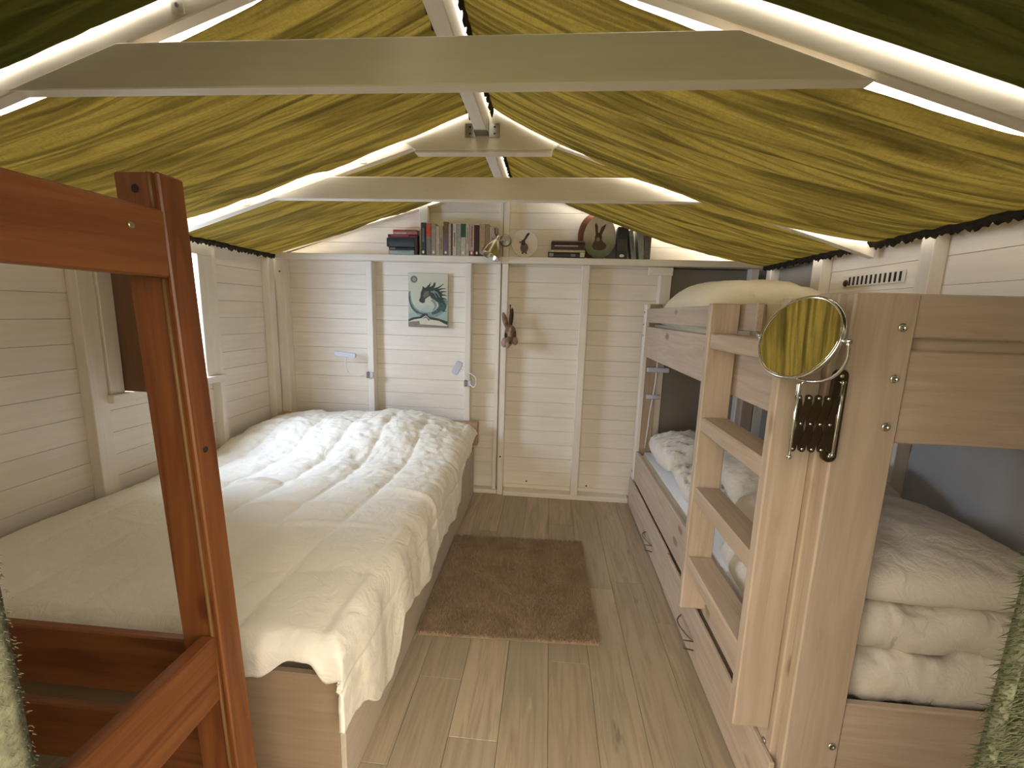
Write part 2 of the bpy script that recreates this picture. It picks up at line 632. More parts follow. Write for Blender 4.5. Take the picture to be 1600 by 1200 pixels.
wn = root('window_1', (XL, 2.31, WZ0), 'white framed window in the left wall behind the orange post', 'window', kind='structure')
bx('frame', white['z'], wn, XL - .05, XS + .012, 1.947, WY0, WZ0, WZ1, 0.003)
bx('frame', white['z'], wn, XL - .05, XS + .012, WY1, 2.688, WZ0, WZ1, 0.003)
bx('frame', white['y'], wn, XL - .05, XS + .012, 1.947, 2.688, WZ1, 1.87, 0.003)
bx('window_sill', white['y'], wn, XL - .06, XS + .035, 1.935, 2.70, WZ0 - .045, WZ0, 0.004)
bx('glazing_bar', white['z'], wn, XL - .02, XL, 2.305, 2.325, WZ0, WZ1, 0.002)
bx('pane', pane_m, wn, XL - .012, XL - .008, WY0, 2.305, WZ0, WZ1, 0)
bx('pane', pane_m, wn, XL - .012, XL - .008, 2.325, WY1, WZ0, WZ1, 0)

# right wall (faces -x)
XW = 1.62
wr = root('wall_right', (XW, 1.8, 0), 'white painted plank wall on the right behind the bunk bed', 'wall', kind='structure')
bx('backing_board', darkhole, wr, XW + .016, XW + .04, .2, 3.46, -.05, 1.9, 0)
planks_x(wr, XW, .22, 3.44, 1, skew=0.016)
bx('panel', shade_panel, wr, XW - .006, XW + .001, 1.20, 1.955, 0.30, 1.30, 0.001, label='smooth panel coloured grey for the shade behind the lower bunk')
bx('panel', shade_panel, wr, XW - .006, XW + .001, 0.35, 1.19, 0.30, 1.30, 0.001, label='smooth panel coloured grey for the shade behind the lower bunk')
bx('panel', grey_panel, wr, XW - .006, XW + .001, 2.80, 3.27, 0.30, 1.86, 0.001, label='grey hardboard panel')
for (a, b_) in ((1.12, 1.18), (1.965, 2.03), (2.70, 2.79), (3.28, 3.345)):
    bx('stud', white['z'], wr, 1.56, XW, a, b_, 0, 1.87, 0.003)
bx('top_rail', white['y'], wr, 1.55, XW, .25, 3.345, 1.872, 1.905, 0.004)
bx('top_rail', rafter_w['y'], wr, 1.58, XW + .01, .25, 3.345, 1.905, 1.93, 0.003)
vt = root('wall_vent', (XW - .003, 2.35, 1.715), 'row of narrow dark vent slots in a white plank above the bunk', 'vent')
bx('vent_plate', white['y'], vt, XW - .0045, XW, 2.16, 2.59, 1.690, 1.750, 0.002)
for k in range(12):
    y_ = 2.185 + k * 0.031
    bx('slot', darkhole, vt, XW - .0075, XW - .005, y_ - .0055, y_ + .0055, 1.698, 1.742, 0)
bmx = bmesh.new()
lathe(bmx, [(0.019, 0), (0.017, 0.004)], 14, Matrix.Translation((XW - .006, 2.556, 1.712)) @ Matrix.Rotation(-pi / 2, 4, 'Y'))
link('vent_knob', bmx, bronze, vt, True)

# front wall around the doorway (behind and beside the camera)
wf = root('wall_front', (-0.32, .24, 0), 'white plank front wall around the open doorway behind the camera', 'wall', kind='structure')
for (a, b_) in ((-2.27, -0.64), (0.50, 1.64)):
    for z0, z1 in zip(zb, zb[1:]):
        if z1 < 1.9:
            bx('plank', white['x'], wf, a, b_, .205, .222, z0 + .001, z1 - .001, 0.002)
bx('door_head', white['x'], wf, -2.27, 1.64, .20, .25, 1.89, 1.97, 0.003)
for x in (-0.64, 0.46):
    bx('door_jamb', white['z'], wf, x, x + .04, .20, .27, 0, 1.89, 0.003)
bmx = bmesh.new()
prism(bmx, [(-2.1, 1.97), (1.4, 1.97), (XR, 2.50)], .205, .222)
link('gable_board', bmx, white['x'], wf)

# ------------------------------------------------------------------ roof frame
rf = root('ceiling', (XR, 1.75, 2.5), 'open roof frame of white rafters, collar beams and ridge beam', 'roof frame', kind='structure')


def rafter(y0, y1, collar, gusset=False, plates=()):
    for sx in (-1, 1):
        xe = -2.22 if sx < 0 else 1.58
        bm_ = bmesh.new()
        d = 0.088
        prism(bm_, [(XR, 2.53), (xe, roofz(xe)), (xe, roofz(xe) - d), (XR, 2.53 - d)], y0 + .004, y1)
        bmesh.ops.bevel(bm_, geom=list(bm_.edges), offset=0.003, segments=1, affect='EDGES')
        r_ = link('rafter', bm_, rafter_w['x'], rf)
        if collar:
            for q in (plates if sx < 0 else ()):
                xq = XR + sx * q
                zq = roofz(xq) - .055
                p_ = bx('fixing_plate', white['x'], r_, xq - .018, xq + .018, y0 + .0005, y0 + .0045, zq - .02, zq + .02, 0.001)
                bmq = bmesh.new()
                lathe(bmq, [(0.006, 0), (0.005, 0.003)], 8, Matrix.Translation((xq, y0 + .0005, zq)) @ Matrix.Rotation(pi / 2, 4, 'X'))
                link('screw', bmq, steel, r_)
    if collar:
        zt, zbm = 2.178, 2.066
        xl = lambda z: (2.53 - .088 - z) / 0.325
        bm_ = bmesh.new()
        prism(bm_, [(XR - xl(zt) - .02, zt), (XR - xl(zbm) - .02, zbm), (XR + xl(zbm) - .06, zbm), (XR + xl(zt) - .04, zt)], y0 - .002, y1)
        bmesh.ops.bevel(bm_, geom=list(bm_.edges), offset=0.003, segments=1, affect='EDGES')
        link('collar_beam', bm_, rafter_w['x'], rf)
    if gusset:
        bm_ = bmesh.new()
        prism(bm_, [(-0.72, 2.305), (-0.02, 2.305), (0.06, 2.365), (XR, 2.505), (-0.80, 2.365)], y0 - .014, y0 + .003)
        bmesh.ops.bevel(bm_, geom=list(bm_.edges), offset=0.002, segments=1, affect='EDGES')
        link('gusset_plate', bm_, rafter_w['x'], rf)
        bx('batten', rafter_w['x'], rf, -0.72, -0.02, y0 - .012, y0 + .045, 2.290, 2.305, 0.002)


rafter(1.180, 1.222, True, plates=(0.65,))
rafter(2.312, 2.356, True, True, (0.65, 1.31))
rafter(.255, .295, False)
RX = -0.372
for (a, b_) in ((.295, 1.182), (1.226, 2.296), (2.36, 3.40)):
    bx('ridge_beam', rafter_w['y'], rf, RX - .03, RX + .03, a, b_, 2.372, 2.505, 0.003)
jh = root('joist_hanger', (RX, 2.29, 2.355), 'galvanised steel joist hanger holding the ridge beam at the gusset', 'bracket')
bmx = bmesh.new()
box(bmx, RX - .034, RX + .034, 2.235, 2.297, 2.3675, 2.371, 0)
box(bmx, RX - .0345, RX - .031, 2.235, 2.297, 2.3675, 2.44, 0)
box(bmx, RX + .031, RX + .0345, 2.235, 2.297, 2.3675, 2.44, 0)
link('cradle', bmx, steel, jh)
for sx in (-1, 1):
    xa, xb = sorted((RX + sx * .032, RX + sx * .088))
    f_ = bx('flange', steel, jh, xa, xb, 2.2935, 2.297, 2.36, 2.425, 0.0005)
    for k in (0, 1):
        bmq = bmesh.new()
        lathe(bmq, [(0.005, 0), (0.003, 0.002)], 8, Matrix.Translation((RX + sx * .062, 2.2935, 2.378 + .03 * k)) @ Matrix.Rotation(pi / 2, 4, 'X'))
        link('screw', bmq, darkhole, f_)

# corrugated clear roof sheets
rs = root('roof', (XR, 1.75, 2.56), 'clear corrugated roof sheets above the cloth', 'roof', kind='structure')
for sx in (-1, 1):
    bm_ = bmesh.new()
    ny = 180
    xe = XR + sx * 2.15
    rows = []
    for j in range(ny + 1):
        y_ = 0.12 + 3.46 * j / ny
        dz = 0.010 * sin(y_ * 2 * pi / 0.076)
        rows.append([bm_.verts.new((XR, y_, 2.56 + dz)), bm_.verts.new((xe, y_, 2.56 - .325 * 2.15 + dz))])
    for A, B in zip(rows, rows[1:]):
        bm_.faces.new((A[0], A[1], B[1], B[0]))
    link('sheet', bm_, roof_m, rs, True)

# ------------------------------------------------------------------ ceiling cloths
def cloth(y0, y1, sx, mat, label, sag0, sag1, seed):
    rt = root('ceiling_cloth', (XR + sx * .9, (y0 + y1) / 2, 2.2), label, 'cloth', 'cloths hung under the roof')
    xi = RX + sx * .055
    xe = -2.165 if sx < 0 else 1.515
    nx, ny = 60, 110
    def P(i, j):
        t = i / nx
        v = j / ny
        y_ = y0 + (y1 - y0) * v
        x = xi + (xe - xi) * t
        sag = (sag0 + (sag1 - sag0) * v) * (1 - (2 * t - 1) ** 2) ** 0.8
        tt = sin(pi * min(1, max(0, t)))
        gather = 0.35 + 0.65 * tt
        f1 = fbm(x * .8 + seed, v * 9 * (1 + .15 * sin(3 * t + seed)), seed, 3)
        f2 = fbm(x * 1.0, v * 26, seed + 9, 2)
        rg = 1 - abs(f1) * 2.2
        f = 0.016 * rg + .005 * f2
        z = roofz(x) - 0.042 - sag - f * gather
        damp = min(1.0, min(v, 1 - v) / .10) if y0 < 1 else min(1.0, .35 + v / .10)
        z += f * gather * (1 - damp)
        ye = 0.010 * fbm(x * 4, seed, v * 2) * (1 if j in (0, ny) else 0)
        belly = 0.0
        if j > ny - 8 or j < 8:
            k = min(j, ny - j) / 8
            z += 0.012 * (1 - k) ** 2
        y_ += ye + belly
        return (x, y_, z)
    bm_ = bmesh.new()
    G = [[bm_.verts.new(P(i, j)) for j in range(ny + 1)] for i in range(nx + 1)]
    for i in range(nx):
        for j in range(ny):
            bm_.faces.new((G[i][j], G[i + 1][j], G[i + 1][j + 1], G[i][j + 1]))
    link('sheet', bm_, mat, rt, True)
    # gathered hems hanging at ridge and eave
    for i_, dz in ((0, .040), (nx, .030)):
        bm_ = bmesh.new()
        prev = None
        for j in range(ny + 1):
            p = Vector(P(i_, j))
            q = p + Vector((sx * (.012 if i_ else -.004) + 0.004 * sin(j * .9), 0, -dz - .006 * sin(j * 1.7 + seed) - 0.004 * sin(j * .61)))
            r_ = p + Vector((0, 0, .006))
            cur = [bm_.verts.new(r_), bm_.verts.new(p + Vector((0.004 * sin(j * .9), 0, -dz * .5))), bm_.verts.new(q)]
            if prev:
                for a in (0, 1):
                    bm_.faces.new((prev[a], prev[a + 1], cur[a + 1], cur[a]))
            prev = cur
        h_ = link('hem', bm_, hem_m, rt, True)
        so = h_.modifiers.new('thick', 'SOLIDIFY')
        so.thickness = 0.003
    return rt


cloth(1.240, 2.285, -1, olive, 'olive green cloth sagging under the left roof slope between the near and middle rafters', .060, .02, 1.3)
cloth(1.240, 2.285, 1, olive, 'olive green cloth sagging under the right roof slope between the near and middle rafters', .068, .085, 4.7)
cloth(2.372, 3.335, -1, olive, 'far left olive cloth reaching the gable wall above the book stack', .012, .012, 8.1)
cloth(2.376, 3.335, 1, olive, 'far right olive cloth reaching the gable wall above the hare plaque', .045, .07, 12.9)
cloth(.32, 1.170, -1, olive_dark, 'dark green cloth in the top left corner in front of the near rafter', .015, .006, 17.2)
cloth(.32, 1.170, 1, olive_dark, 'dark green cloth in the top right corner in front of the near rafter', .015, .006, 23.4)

# ------------------------------------------------------------------ double bed
bed = root('double_bed', (-1.38, 2.2, 0), 'low box double bed with pale plywood sides along the left wall', 'bed')
bx('side_board', plyw, bed, -0.583, -0.565, 1.07, 3.335, 0.0, 0.40, 0.002)
bx('side_board', plyw, bed, -2.19, -2.172, 1.09, 3.26, 0.0, 0.40, 0.002)
bx('foot_board', plyfoot, bed, -2.172, -0.584, 1.07, 1.09, 0.0, 0.41, 0.002, label='darker brown foot board')
bx('head_board', headw, bed, -2.17, -0.530, 3.268, 3.335, 0.44, 0.625, 0.004, label='tan wooden head board')
bx('head_panel', plyw, bed, -2.17, -0.584, 3.30, 3.33, 0.0, 0.439, 0.002)
bx('slat_base', plyw, bed, -2.17, -0.584, 1.10, 3.25, 0.33, 0.36, 0.002)
bm_ = bmesh.new()
box(bm_, -2.165, -0.60, 1.115, 3.24, 0.361, 0.520, 0.045, 3)
mt = link('mattress', bm_, sheet_m, None, True)
tag(mt, 'white mattress of the double bed under the quilted duvet', 'mattress')


def blob(bm_, c, s, nu=44, nv=28, e=0.75, seed=0.0, amp=0.02, fr=3.0, flat=0.3, rot=0.0, tilt=(0, 0), corner=0.35):
    """pillow: superellipse footprint, thick in the middle, puckered towards the seam"""
    M_ = Matrix.Translation(c) @ Matrix.Rotation(rot, 4, 'Z') @ Matrix.Rotation(tilt[0], 4, 'X') @ Matrix.Rotation(tilt[1], 4, 'Y')
    top, bot = [], []
    for side, store in ((1, top), (-1, bot)):
        for i in range(nu + 1):
            row = []
            for j in range(nu + 1):
                u, v = 2 * i / nu - 1, 2 * j / nu - 1
                h = max(0.0, (1 - abs(u) ** 2.6)) ** corner * max(0.0, (1 - abs(v) ** 2.6)) ** corner
                pull = 1 - 0.06 * (abs(u * v)) ** 2
                ex = 1 - 0.05 * (1 - abs(u)) * 0
                x, y = u * pull, v * pull
                w = fbm(u * fr + seed, v * fr, seed, 4)
                w2 = abs(fbm(u * fr * 1.7, v * fr * 1.7 + seed, seed + 4, 3))
                w3 = 1 - min(1.0, 3.5 * abs(fbm(u * fr * 2.2 + v * fr, v * fr * 2.6 - u * fr, seed + 8, 3)))
                z = side * h * (1.0 if side > 0 else flat) + (amp / s[2]) * (w - w2 * 0.8 - w3 * .45) * min(1, h * 1.5)
                p = M_ @ Vector((x * s[0], y * s[1], z * s[2]))
                row.append(p)
            store.append(row)
    V = {}
    def vt_(side, i, j):
        edge = i in (0, nu) or j in (0, nu)
        k = (0 if edge else side, i, j)
        if k not in V:
            V[k] = bm_.verts.new((top if side > 0 else bot)[i][j])
        return V[k]
    for side in (1, -1):
        for i in range(nu):
            for j in range(nu):
                f = [vt_(side, i, j), vt_(side, i + 1, j), vt_(side, i + 1, j + 1), vt_(side, i, j + 1)]
                bm_.faces.new(f if side > 0 else f[::-1])


for k, (cx, w_, lab) in enumerate(((-1.02, .36, 'pillow under the duvet at the head of the double bed, aisle side'),
                                   (-1.78, .36, 'pillow under the duvet at the head of the double bed, wall side'))):
    bm_ = bmesh.new()
    blob(bm_, Vector((cx, 3.0, 0.545)), (w_, .23, .075), nu=20, seed=k * 5.0, amp=.005)
    tag(link('pillow', bm_, sheet_m, None, True), lab, 'pillow')


# duvet: a quilted sheet over the mattress, hanging over the aisle side and the foot
def lerp_tab(tab, v):
    if v <= tab[0][0]:
        return tab[0][1]
    for (a, fa), (b_, fb) in zip(tab, tab[1:]):
        if v <= b_:
            t = (v - a) / (b_ - a)
            t = t * t * (3 - 2 * t)
            return fa + (fb - fa) * t
    return tab[-1][1]


hemR = [(1.00, .24), (1.12, .31), (1.24, .41), (1.36, .455), (1.42, .42), (1.475, .285), (1.56, .30), (1.70, .345), (1.86, .37), (2.02, .33), (2.12, .30), (2.25, .31), (2.40, .34), (2.52, .30), (2.62, .235), (2.80, .17), (2.95, .15), (3.10, .12), (3.28, .10)]
hemF = [(-2.2, .10), (-1.7, .115), (-1.45, .095), (-1.25, .105), (-1.05, .10), (-.92, .165), (-.80, .15), (-.70, .085), (-.65, .085), (-.60, .16), (-.57, .22)]


def smooth01(a, b_, v):
    t = min(1, max(0, (v - a) / (b_ - a)))
    return t * t * (3 - 2 * t)


def duvet():
    bm_ = bmesh.new()
    NI, NJ, NQ, NF = 150, 230, 44, 16
    xw, xe = -2.185, -0.60
    ye, yh = 1.085, 3.262
    def top(x, y):
        z = 0.575
        z -= 0.035 * smooth01(-1.9, -2.2, x)
        head = smooth01(2.45, 2.95, y)
        prof = 0.085 + 0.045 * exp(-((x + 1.12) / .30) ** 2) - 0.045 * smooth01(-.95, -.62, x) - 0.02 * smooth01(-1.9, -2.15, x)
        z += head * (prof + .022)
        z -= 0.008 * smooth01(3.15, 3.27, y)
        z -= 0.02 * smooth01(1.55, 1.1, y)
        # quilting
        sx = abs(sin(pi * (x + 2.2 + .03 * sin(y * 2)) / 0.265))
        sy = abs(sin(pi * (y - 1.02 + .04 * sin(x * 3)) / 0.30))
        qa = (0.35 + 0.65 * smooth01(1.5, 2.2, y)) * (1 - .55 * smooth01(2.75, 3.2, y))
        z += 0.037 * qa * ((sx ** .42) * (sy ** .5 * .45 + .55) - 0.8)
        # wrinkles: long soft folds and finer crumples, stronger towards the head
        wa = 0.10 + 0.80 * smooth01(1.8, 2.6, y)
        r1 = abs(fbm(x * 3.2 + .7 * y, y * 5.2 - x * 1.5, 1.0, 4))
        r2 = abs(fbm(x * 8 - y * 3, y * 9 + x * 4, 5.0, 3))
        z -= wa * (0.016 * (1 - min(1, r1 * 2.6)) + 0.008 * (1 - min(1, r2 * 2.4)))
        z += 0.010 * fbm(x * 2, y * 2, 3.0, 2)
        # cross creases in the middle
        for yc, a in ((1.78, .014), (2.05, .018), (2.3, .015), (1.62, .009)):
            z += a * exp(-((y - yc - .05 * sin(x * 4 + yc * 3)) / .016) ** 2) * smooth01(-2.1, -1.5, x) * (0.5 + 0.5 * sin(x * 7 + yc * 9))
        return z
    def pos(i, j):
        # i along x (0..NI top, then NQ overhang); j along y (NJ..0 top, negative foot overhang)
        q = max(0, i - NI) / NQ
        r_ = max(0, -j) / NF
        x0 = xw + (xe - xw) * min(i, NI) / NI
        y0 = ye + (yh - ye) * max(j, 0) / NJ
        dr = lerp_tab(hemR, y0) * q
        df = lerp_tab(hemF, x0 + q * .03) * r_
        drop = (dr ** 3 + (df * (1 - .85 * q)) ** 3) ** (1 / 3)
        bul = 0.060
        sX = bul * (1 - exp(-dr / .045)) if dr else 0
        sY = bul * .8 * ((1 - q) * (1 - exp(-df / .04)) + q * r_ * 1.5) if df else 0
        fold = 0.016 * fbm(y0 * 5.0, 2.0, 0, 3) * min(1, dr / .12) + 0.005 * sin(y0 * 17 + 2 * sin(y0 * 5)) * min(1, dr / .2)
        foldF = (0.018 * fbm(x0 * 8.0, 7.0, 0, 3) + .006) * min(1, df / .06) * (1 - q)
        rr = 0.055
        z = top(x0, y0) - max(0.0, drop - rr * (1 - exp(-drop / rr)) * .55)
        x = x0 + sX + fold + 0.004 * fbm(y0 * 9, q * 5, 3, 3)
        y = y0 - sY - foldF
        y += 0.004 * fbm(x0 * 9, r_ * 3, 8, 2)
        if q > 0:
            x += 0.028 * q * max(0.0, fbm(y0 * 2.4, 4.4, 0, 2)) + .015 * q
            x -= 0.006 * exp(-((dr - .16) / .008) ** 2)
        return (x, y, z)
    cols = NI + NQ
    V = [[bm_.verts.new(pos(i, j)) for j in range(-NF, NJ + 1)] for i in range(cols + 1)]
    for i in range(cols):
        for j in range(NJ + NF):
            bm_.faces.new((V[i][j], V[i + 1][j], V[i + 1][j + 1], V[i][j + 1]))
    o = link('duvet', bm_, duvet_m, None, True)
    so = o.modifiers.new('thick', 'SOLIDIFY')
    so.thickness = 0.016
    so.offset = -1
    return tag(o, 'white quilted duvet spread over the double bed and hanging over its side', 'duvet')


duvet()

# ------------------------------------------------------------------ bunk bed (whitewashed)
bk = root('bunk_bed', (1.13, 2.2, 0), 'whitewashed pine bunk bed with built-in ladder along the right wall', 'bunk bed')
Bx0, Bx1, By0, By1 = 0.71, 1.555, 1.10, 3.315


def bolt(parent, loc, direction, r=0.011, name='bolt', mat=None):
    bm_ = bmesh.new()
    rotm = Matrix.Rotation(pi / 2, 4, 'X') if direction == '-y' else Matrix.Rotation(-pi / 2, 4, 'Y')
    lathe(bm_, [(r * .9, 0), (r, .002), (r * .85, .005), (r * .45, .0058), (r * .4, .003)], 14, Matrix.Translation(loc) @ rotm)
    return link(name, bm_, mat or chrome, parent, True)


# L shaped near post: wide board facing the foot + narrower board facing the aisle
fp = bx('post_board', bunkw['z'], bk, 0.722, 0.868, By0, By0 + .032, 0.0, 1.572, 0.004)
sp = bx('post_board', bunkw['z'], bk, 0.706, 0.738, By0 + .034, 1.225, 0.0, 1.572, 0.004)
for p in ((0.836, 1.492), (0.838, 1.369), (0.838, 1.249), (0.846, 0.320), (0.842, 0.235)):
    bolt(fp, (p[0], By0 - .0005, p[1]), '-y')
for p in ((1.175, 0.315), (1.165, 0.245)):
    bolt(sp, (0.7055, p[0], p[1]), '-x', .009, mat=steel)
# far post
fpo = bx('post_board', white['z'], bk, 0.706, 0.738, 3.245, By1, 0.0, 1.592, 0.004)
for z in (1.53, 1.44, 1.36, 0.30):
    bolt(fpo, (0.7055, 3.28, z), '-x', .007, mat=steel)
bx('post_board', bunkw['z'], bk, 0.74, 0.83, 3.285, By1, 0.0, 1.592, 0.004)
for y0, y1 in ((By0, By0 + .03), (3.28, By1)):
    bx('post_board', bunkw['z'], bk, 1.47, Bx1, y0, y1, 0.0, 1.572, 0.004)
# side boards
bx('guard_rail', bunkw['y'], bk, 0.712, 0.738, 1.56, 3.243, 1.458, 1.556, 0.004)
bx('bed_side_board', bunkw['y'], bk, 0.712, 0.738, 1.227, 3.243, 1.210, 1.428, 0.004)
bx('guard_post', bunkw['z'], bk, 0.740, 0.765, 1.60, 1.66, 1.36, 1.556, 0.004)
bx('bed_side_board', bunkw['y'], bk, 0.712, 0.738, 1.227, 3.243, 0.246, 0.475, 0.004)
bx('bed_side_board', bunkw['y'], bk, 1.53, 1.553, 1.135, 3.278, 1.210, 1.428, 0.004)
bx('bed_side_board', bunkw['y'], bk, 1.53, 1.553, 1.135, 3.278, 0.262, 0.475, 0.004)
# foot boards
for z0, z1 in ((1.468, 1.572), (1.205, 1.438), (0.22, 0.448)):
    bx('foot_board', bunkw['x'], bk, 0.870, 1.552, By0 + .010, By0 + .034, z0, z1, 0.004)
    bx('head_board', bunkw['x'], bk, 0.832, 1.468, 3.285, 3.309, z0, z1, 0.004)
bx('foot_cleat', bunkw['x'], bk, 0.870, 1.468, By0 + .036, By0 + .058, 1.38, 1.50, 0.003)
# bed bases
bx('mattress_base', bunkw['x'], bk, 0.742, 1.526, 1.16, 3.278, 1.245, 1.265, 0.002)
bx('mattress_base', bunkw['x'], bk, 0.742, 1.526, 1.16, 3.278, 0.285, 0.305, 0.002)
# ladder
LX0 = 0.600
for y0, y1 in ((1.152, 1.188), (1.672, 1.706)):
    bx('ladder_stile', bunkw['z'], bk, LX0, 0.7055, y0, y1, 0.300, 1.556, 0.004)
for z in (1.446, 1.122, 0.838, 0.538):
    bx('ladder_step', bunkw['y'], bk, LX0 + .006, 0.7055, 1.189, 1.671, z - .058, z, 0.005)
# drawers below
for y0, y1, hy in ((1.10, 2.20, 1.80), (2.212, 3.31, 2.585)):
    dx = 0.690 if y0 < 2 else 0.695
    d_ = bx('drawer', bunkw['y'], bk, dx, dx + .0155, y0, y1, 0.012, 0.239, 0.003)
    bx('drawer_box', bunkw['y'], d_, dx + .0165, 1.30, y0 + .02 if y0 > 2 else 1.235, y1 - .02, 0.03, 0.20, 0)
    # wire loop handle: tall arc with a small stirrup
    bm_ = bmesh.new()
    arc = [(dx - .004 - .040 * sin(pi * k / 14), hy + .090 - .20 * k / 14 * .85, .108 + .018 * sin(pi * k / 14)) for k in range(15)]
    tube(bm_, arc, .0032, 7)
    st = [(dx - .002, hy - .075, .105), (dx - .045, hy - .080, .112), (dx - .045, hy - .095, .085), (dx - .002, hy - .085, .070)]
    tube(bm_, st, .0032, 7)
    link('handle', bm_, wire_m, d_, True, label='bent grey wire handle')

# bunk mattresses and bedding
bm_ = bmesh.new()
box(bm_, 0.745, 1.52, 1.215, 3.27, 0.306, 0.470, 0.03, 3)
tag(link('mattress', bm_, sheet_m, None, True), 'white mattress on the lower bunk', 'mattress')
bm_ = bmesh.new()
box(bm_, 0.745, 1.52, 1.165, 3.27, 1.266, 1.445, 0.03, 3)
tag(link('mattress', bm_, cream_m, None, True), 'cream mattress on the upper bunk', 'mattress')
bm_ = bmesh.new()
blob(bm_, Vector((1.135, 2.72, 1.475)), (.385, .46, .255), nu=40, seed=2.0, amp=.012, fr=1.5, flat=.2, corner=.36)
tag(link('duvet', bm_, cream_m, None, True), 'domed cream duvet heaped at the far end of the upper bunk', 'duvet')
bm_ = bmesh.new()
blob(bm_, Vector((1.135, 1.86, 1.487)), (.375, .38, .085), nu=36, seed=6.0, amp=.006, fr=1.5, flat=.45, corner=.22)
tag(link('pillow', bm_, cream_m, None, True), 'cream pillow on the upper bunk behind the ladder opening', 'pillow')
# lower bunk far end
bm_ = bmesh.new()
blob(bm_, Vector((1.14, 2.93, 0.555)), (.37, .29, .155), nu=56, seed=11.0, amp=.020, fr=2.6, flat=.45, corner=.3)
tag(link('pillow', bm_, linen_m, None, True), 'crumpled white pillow at the far head end of the lower bunk', 'pillow')
bm_ = bmesh.new()
blob(bm_, Vector((1.15, 2.30, 0.545)), (.36, .36, .10), nu=64, seed=15.0, amp=.030, fr=3.0, flat=.5, corner=.25)
tag(link('duvet', bm_, linen_m, None, True), 'creased white duvet half folded in the middle of the lower bunk', 'duvet')
# near end: folded duvet and pillows


def folded(name, x0, x1, y0, y1, z0, layers, mat, label, seed):
    """a duvet folded in layers: each layer a puffed slab, one mesh"""
    bm_ = bmesh.new()
    for k, (dz, ox) in enumerate(layers):
        zc = z0 + dz / 2
        blob(bm_, Vector(((x0 + x1) / 2 + ox, (y0 + y1) / 2, zc)), ((x1 - x0) / 2, (y1 - y0) / 2 - .01 * k, dz / 2 * 1.18), nu=60,
             seed=seed + k * 3, amp=.016, fr=3.2, flat=1.0, corner=.2)
        z0 += dz
    return tag(link(name, bm_, mat, None, True), label, 'duvet')


folded('duvet', 0.775, 1.515, 1.136, 1.85, 0.415, ((.165, 0), (.140, .0)), linen_m, 'white duvet folded in layers at the near end of the lower bunk', 30.0)
bm_ = bmesh.new()
blob(bm_, Vector((1.135, 1.46, 0.755)), (.375, .31, .112), nu=44, seed=41.0, amp=.008, fr=1.8, flat=.45, corner=.36)
tag(link('pillow', bm_, linen_m, None, True), 'plump white pillow on the folded duvet at the foot of the lower bunk', 'pillow')
bm_ = bmesh.new()
blob(bm_, Vector((1.12, 1.85, 0.815)), (.345, .20, .085), nu=40, seed=52.0, amp=.012, fr=1.6, flat=.9, corner=.42, tilt=(.35, 0))
tag(link('pillow', bm_, linen_m, None, True), 'beige pillow leaning behind the plump one on the lower bunk', 'pillow')

# ------------------------------------------------------------------ extending wall mirror on the bunk post
mr = root('shaving_mirror', (0.705, 1.095, 1.27), 'round chrome extending mirror on a scissor arm fixed to the bunk post', 'mirror')
YM = 1.088
bm_ = bmesh.new()
pts = []
for k in range(13):
    a = pi * k / 12
    pts.append((0.711 + .0165 * cos(a), 1.372 + .016 * sin(a)))
for k in range(13):
    a = pi + pi * k / 12
    pts.append((0.711 + .0165 * cos(a), 1.170 + .016 * sin(a)))
prism(bm_, pts, 1.0875, 1.0985)
bp = link('bracket_plate', bm_, bronze, mr)
for z in (1.372, 1.170):
    bm_ = bmesh.new()
    lathe(bm_, [(.005, 0), (.006, .002), (.003, .004)], 10, Matrix.Translation((.711, 1.0875, z)) @ Matrix.Rotation(pi / 2, 4, 'X'))
    link('screw', bm_, chrome, bp, True)
bm_ = bmesh.new()
tube(bm_, [(0.707, 1.072, 1.175), (0.707, 1.072, 1.362)], .0045, 10)
tube(bm_, [(0.707, 1.0875, 1.178), (0.707, 1.068, 1.178)], .005, 8)
tube(bm_, [(0.707, 1.0875, 1.358), (0.707, 1.068, 1.358)], .005, 8)
link('hinge_rod', bm_, chrome, mr, True)
# scissor lattice: crossing straps, rounded ends, rivets
xa0, xa1 = 0.611, 0.700
n = 4
px = [xa1 - (xa1 - xa0) * k / n for k in range(n + 1)]
zt_, zb_ = 1.318, 1.190
zm = (zt_ + zb_) / 2


def strap(x0, z0, x1, z1, y, th=.0022, w=.0078):
    bm_ = bmesh.new()
    a0 = math.atan2(z1 - z0, x1 - x0)
    pts_ = []
    for k in range(9):
        a = a0 + pi / 2 + pi * k / 8
        pts_.append((x0 + w * cos(a), z0 + w * sin(a)))
    for k in range(9):
        a = a0 - pi / 2 + pi * k / 8
        pts_.append((x1 + w * cos(a), z1 + w * sin(a)))
    prism(bm_, pts_, y - th / 2, y + th / 2)
    return link('scissor_strap', bm_, bronze, mr)


for k in range(n):
    strap(px[k], zt_, px[k + 1], zb_, 1.0700)
    strap(px[k], zb_, px[k + 1], zt_, 1.0738)
    for (x, z) in ((px[k + 1], zt_), (px[k + 1], zb_), ((px[k] + px[k + 1]) / 2, zm)):
        bm_ = bmesh.new()
        lathe(bm_, [(.0042, -.008), (.0042, .0), (.0025, .0022)], 10, Matrix.Translation((x, 1.0685, z)) @ Matrix.Rotation(pi / 2, 4, 'X'))
        link('rivet', bm_, chrome, mr, True)
bm_ = bmesh.new()
tube(bm_, [(0.604, 1.066, 1.168), (0.604, 1.066, 1.352)], .0034, 10)
lathe(bm_, [(.003, 0), (.006, .004), (.006, .009), (.003, .013)], 12, Matrix.Translation((.604, 1.066, 1.163)))
lathe(bm_, [(.0052, 0), (.0056, .006), (.0056, .030), (.004, .034)], 12, Matrix.Translation((.604, 1.066, 1.322)))
link('swivel_rod', bm_, chrome, mr, True)
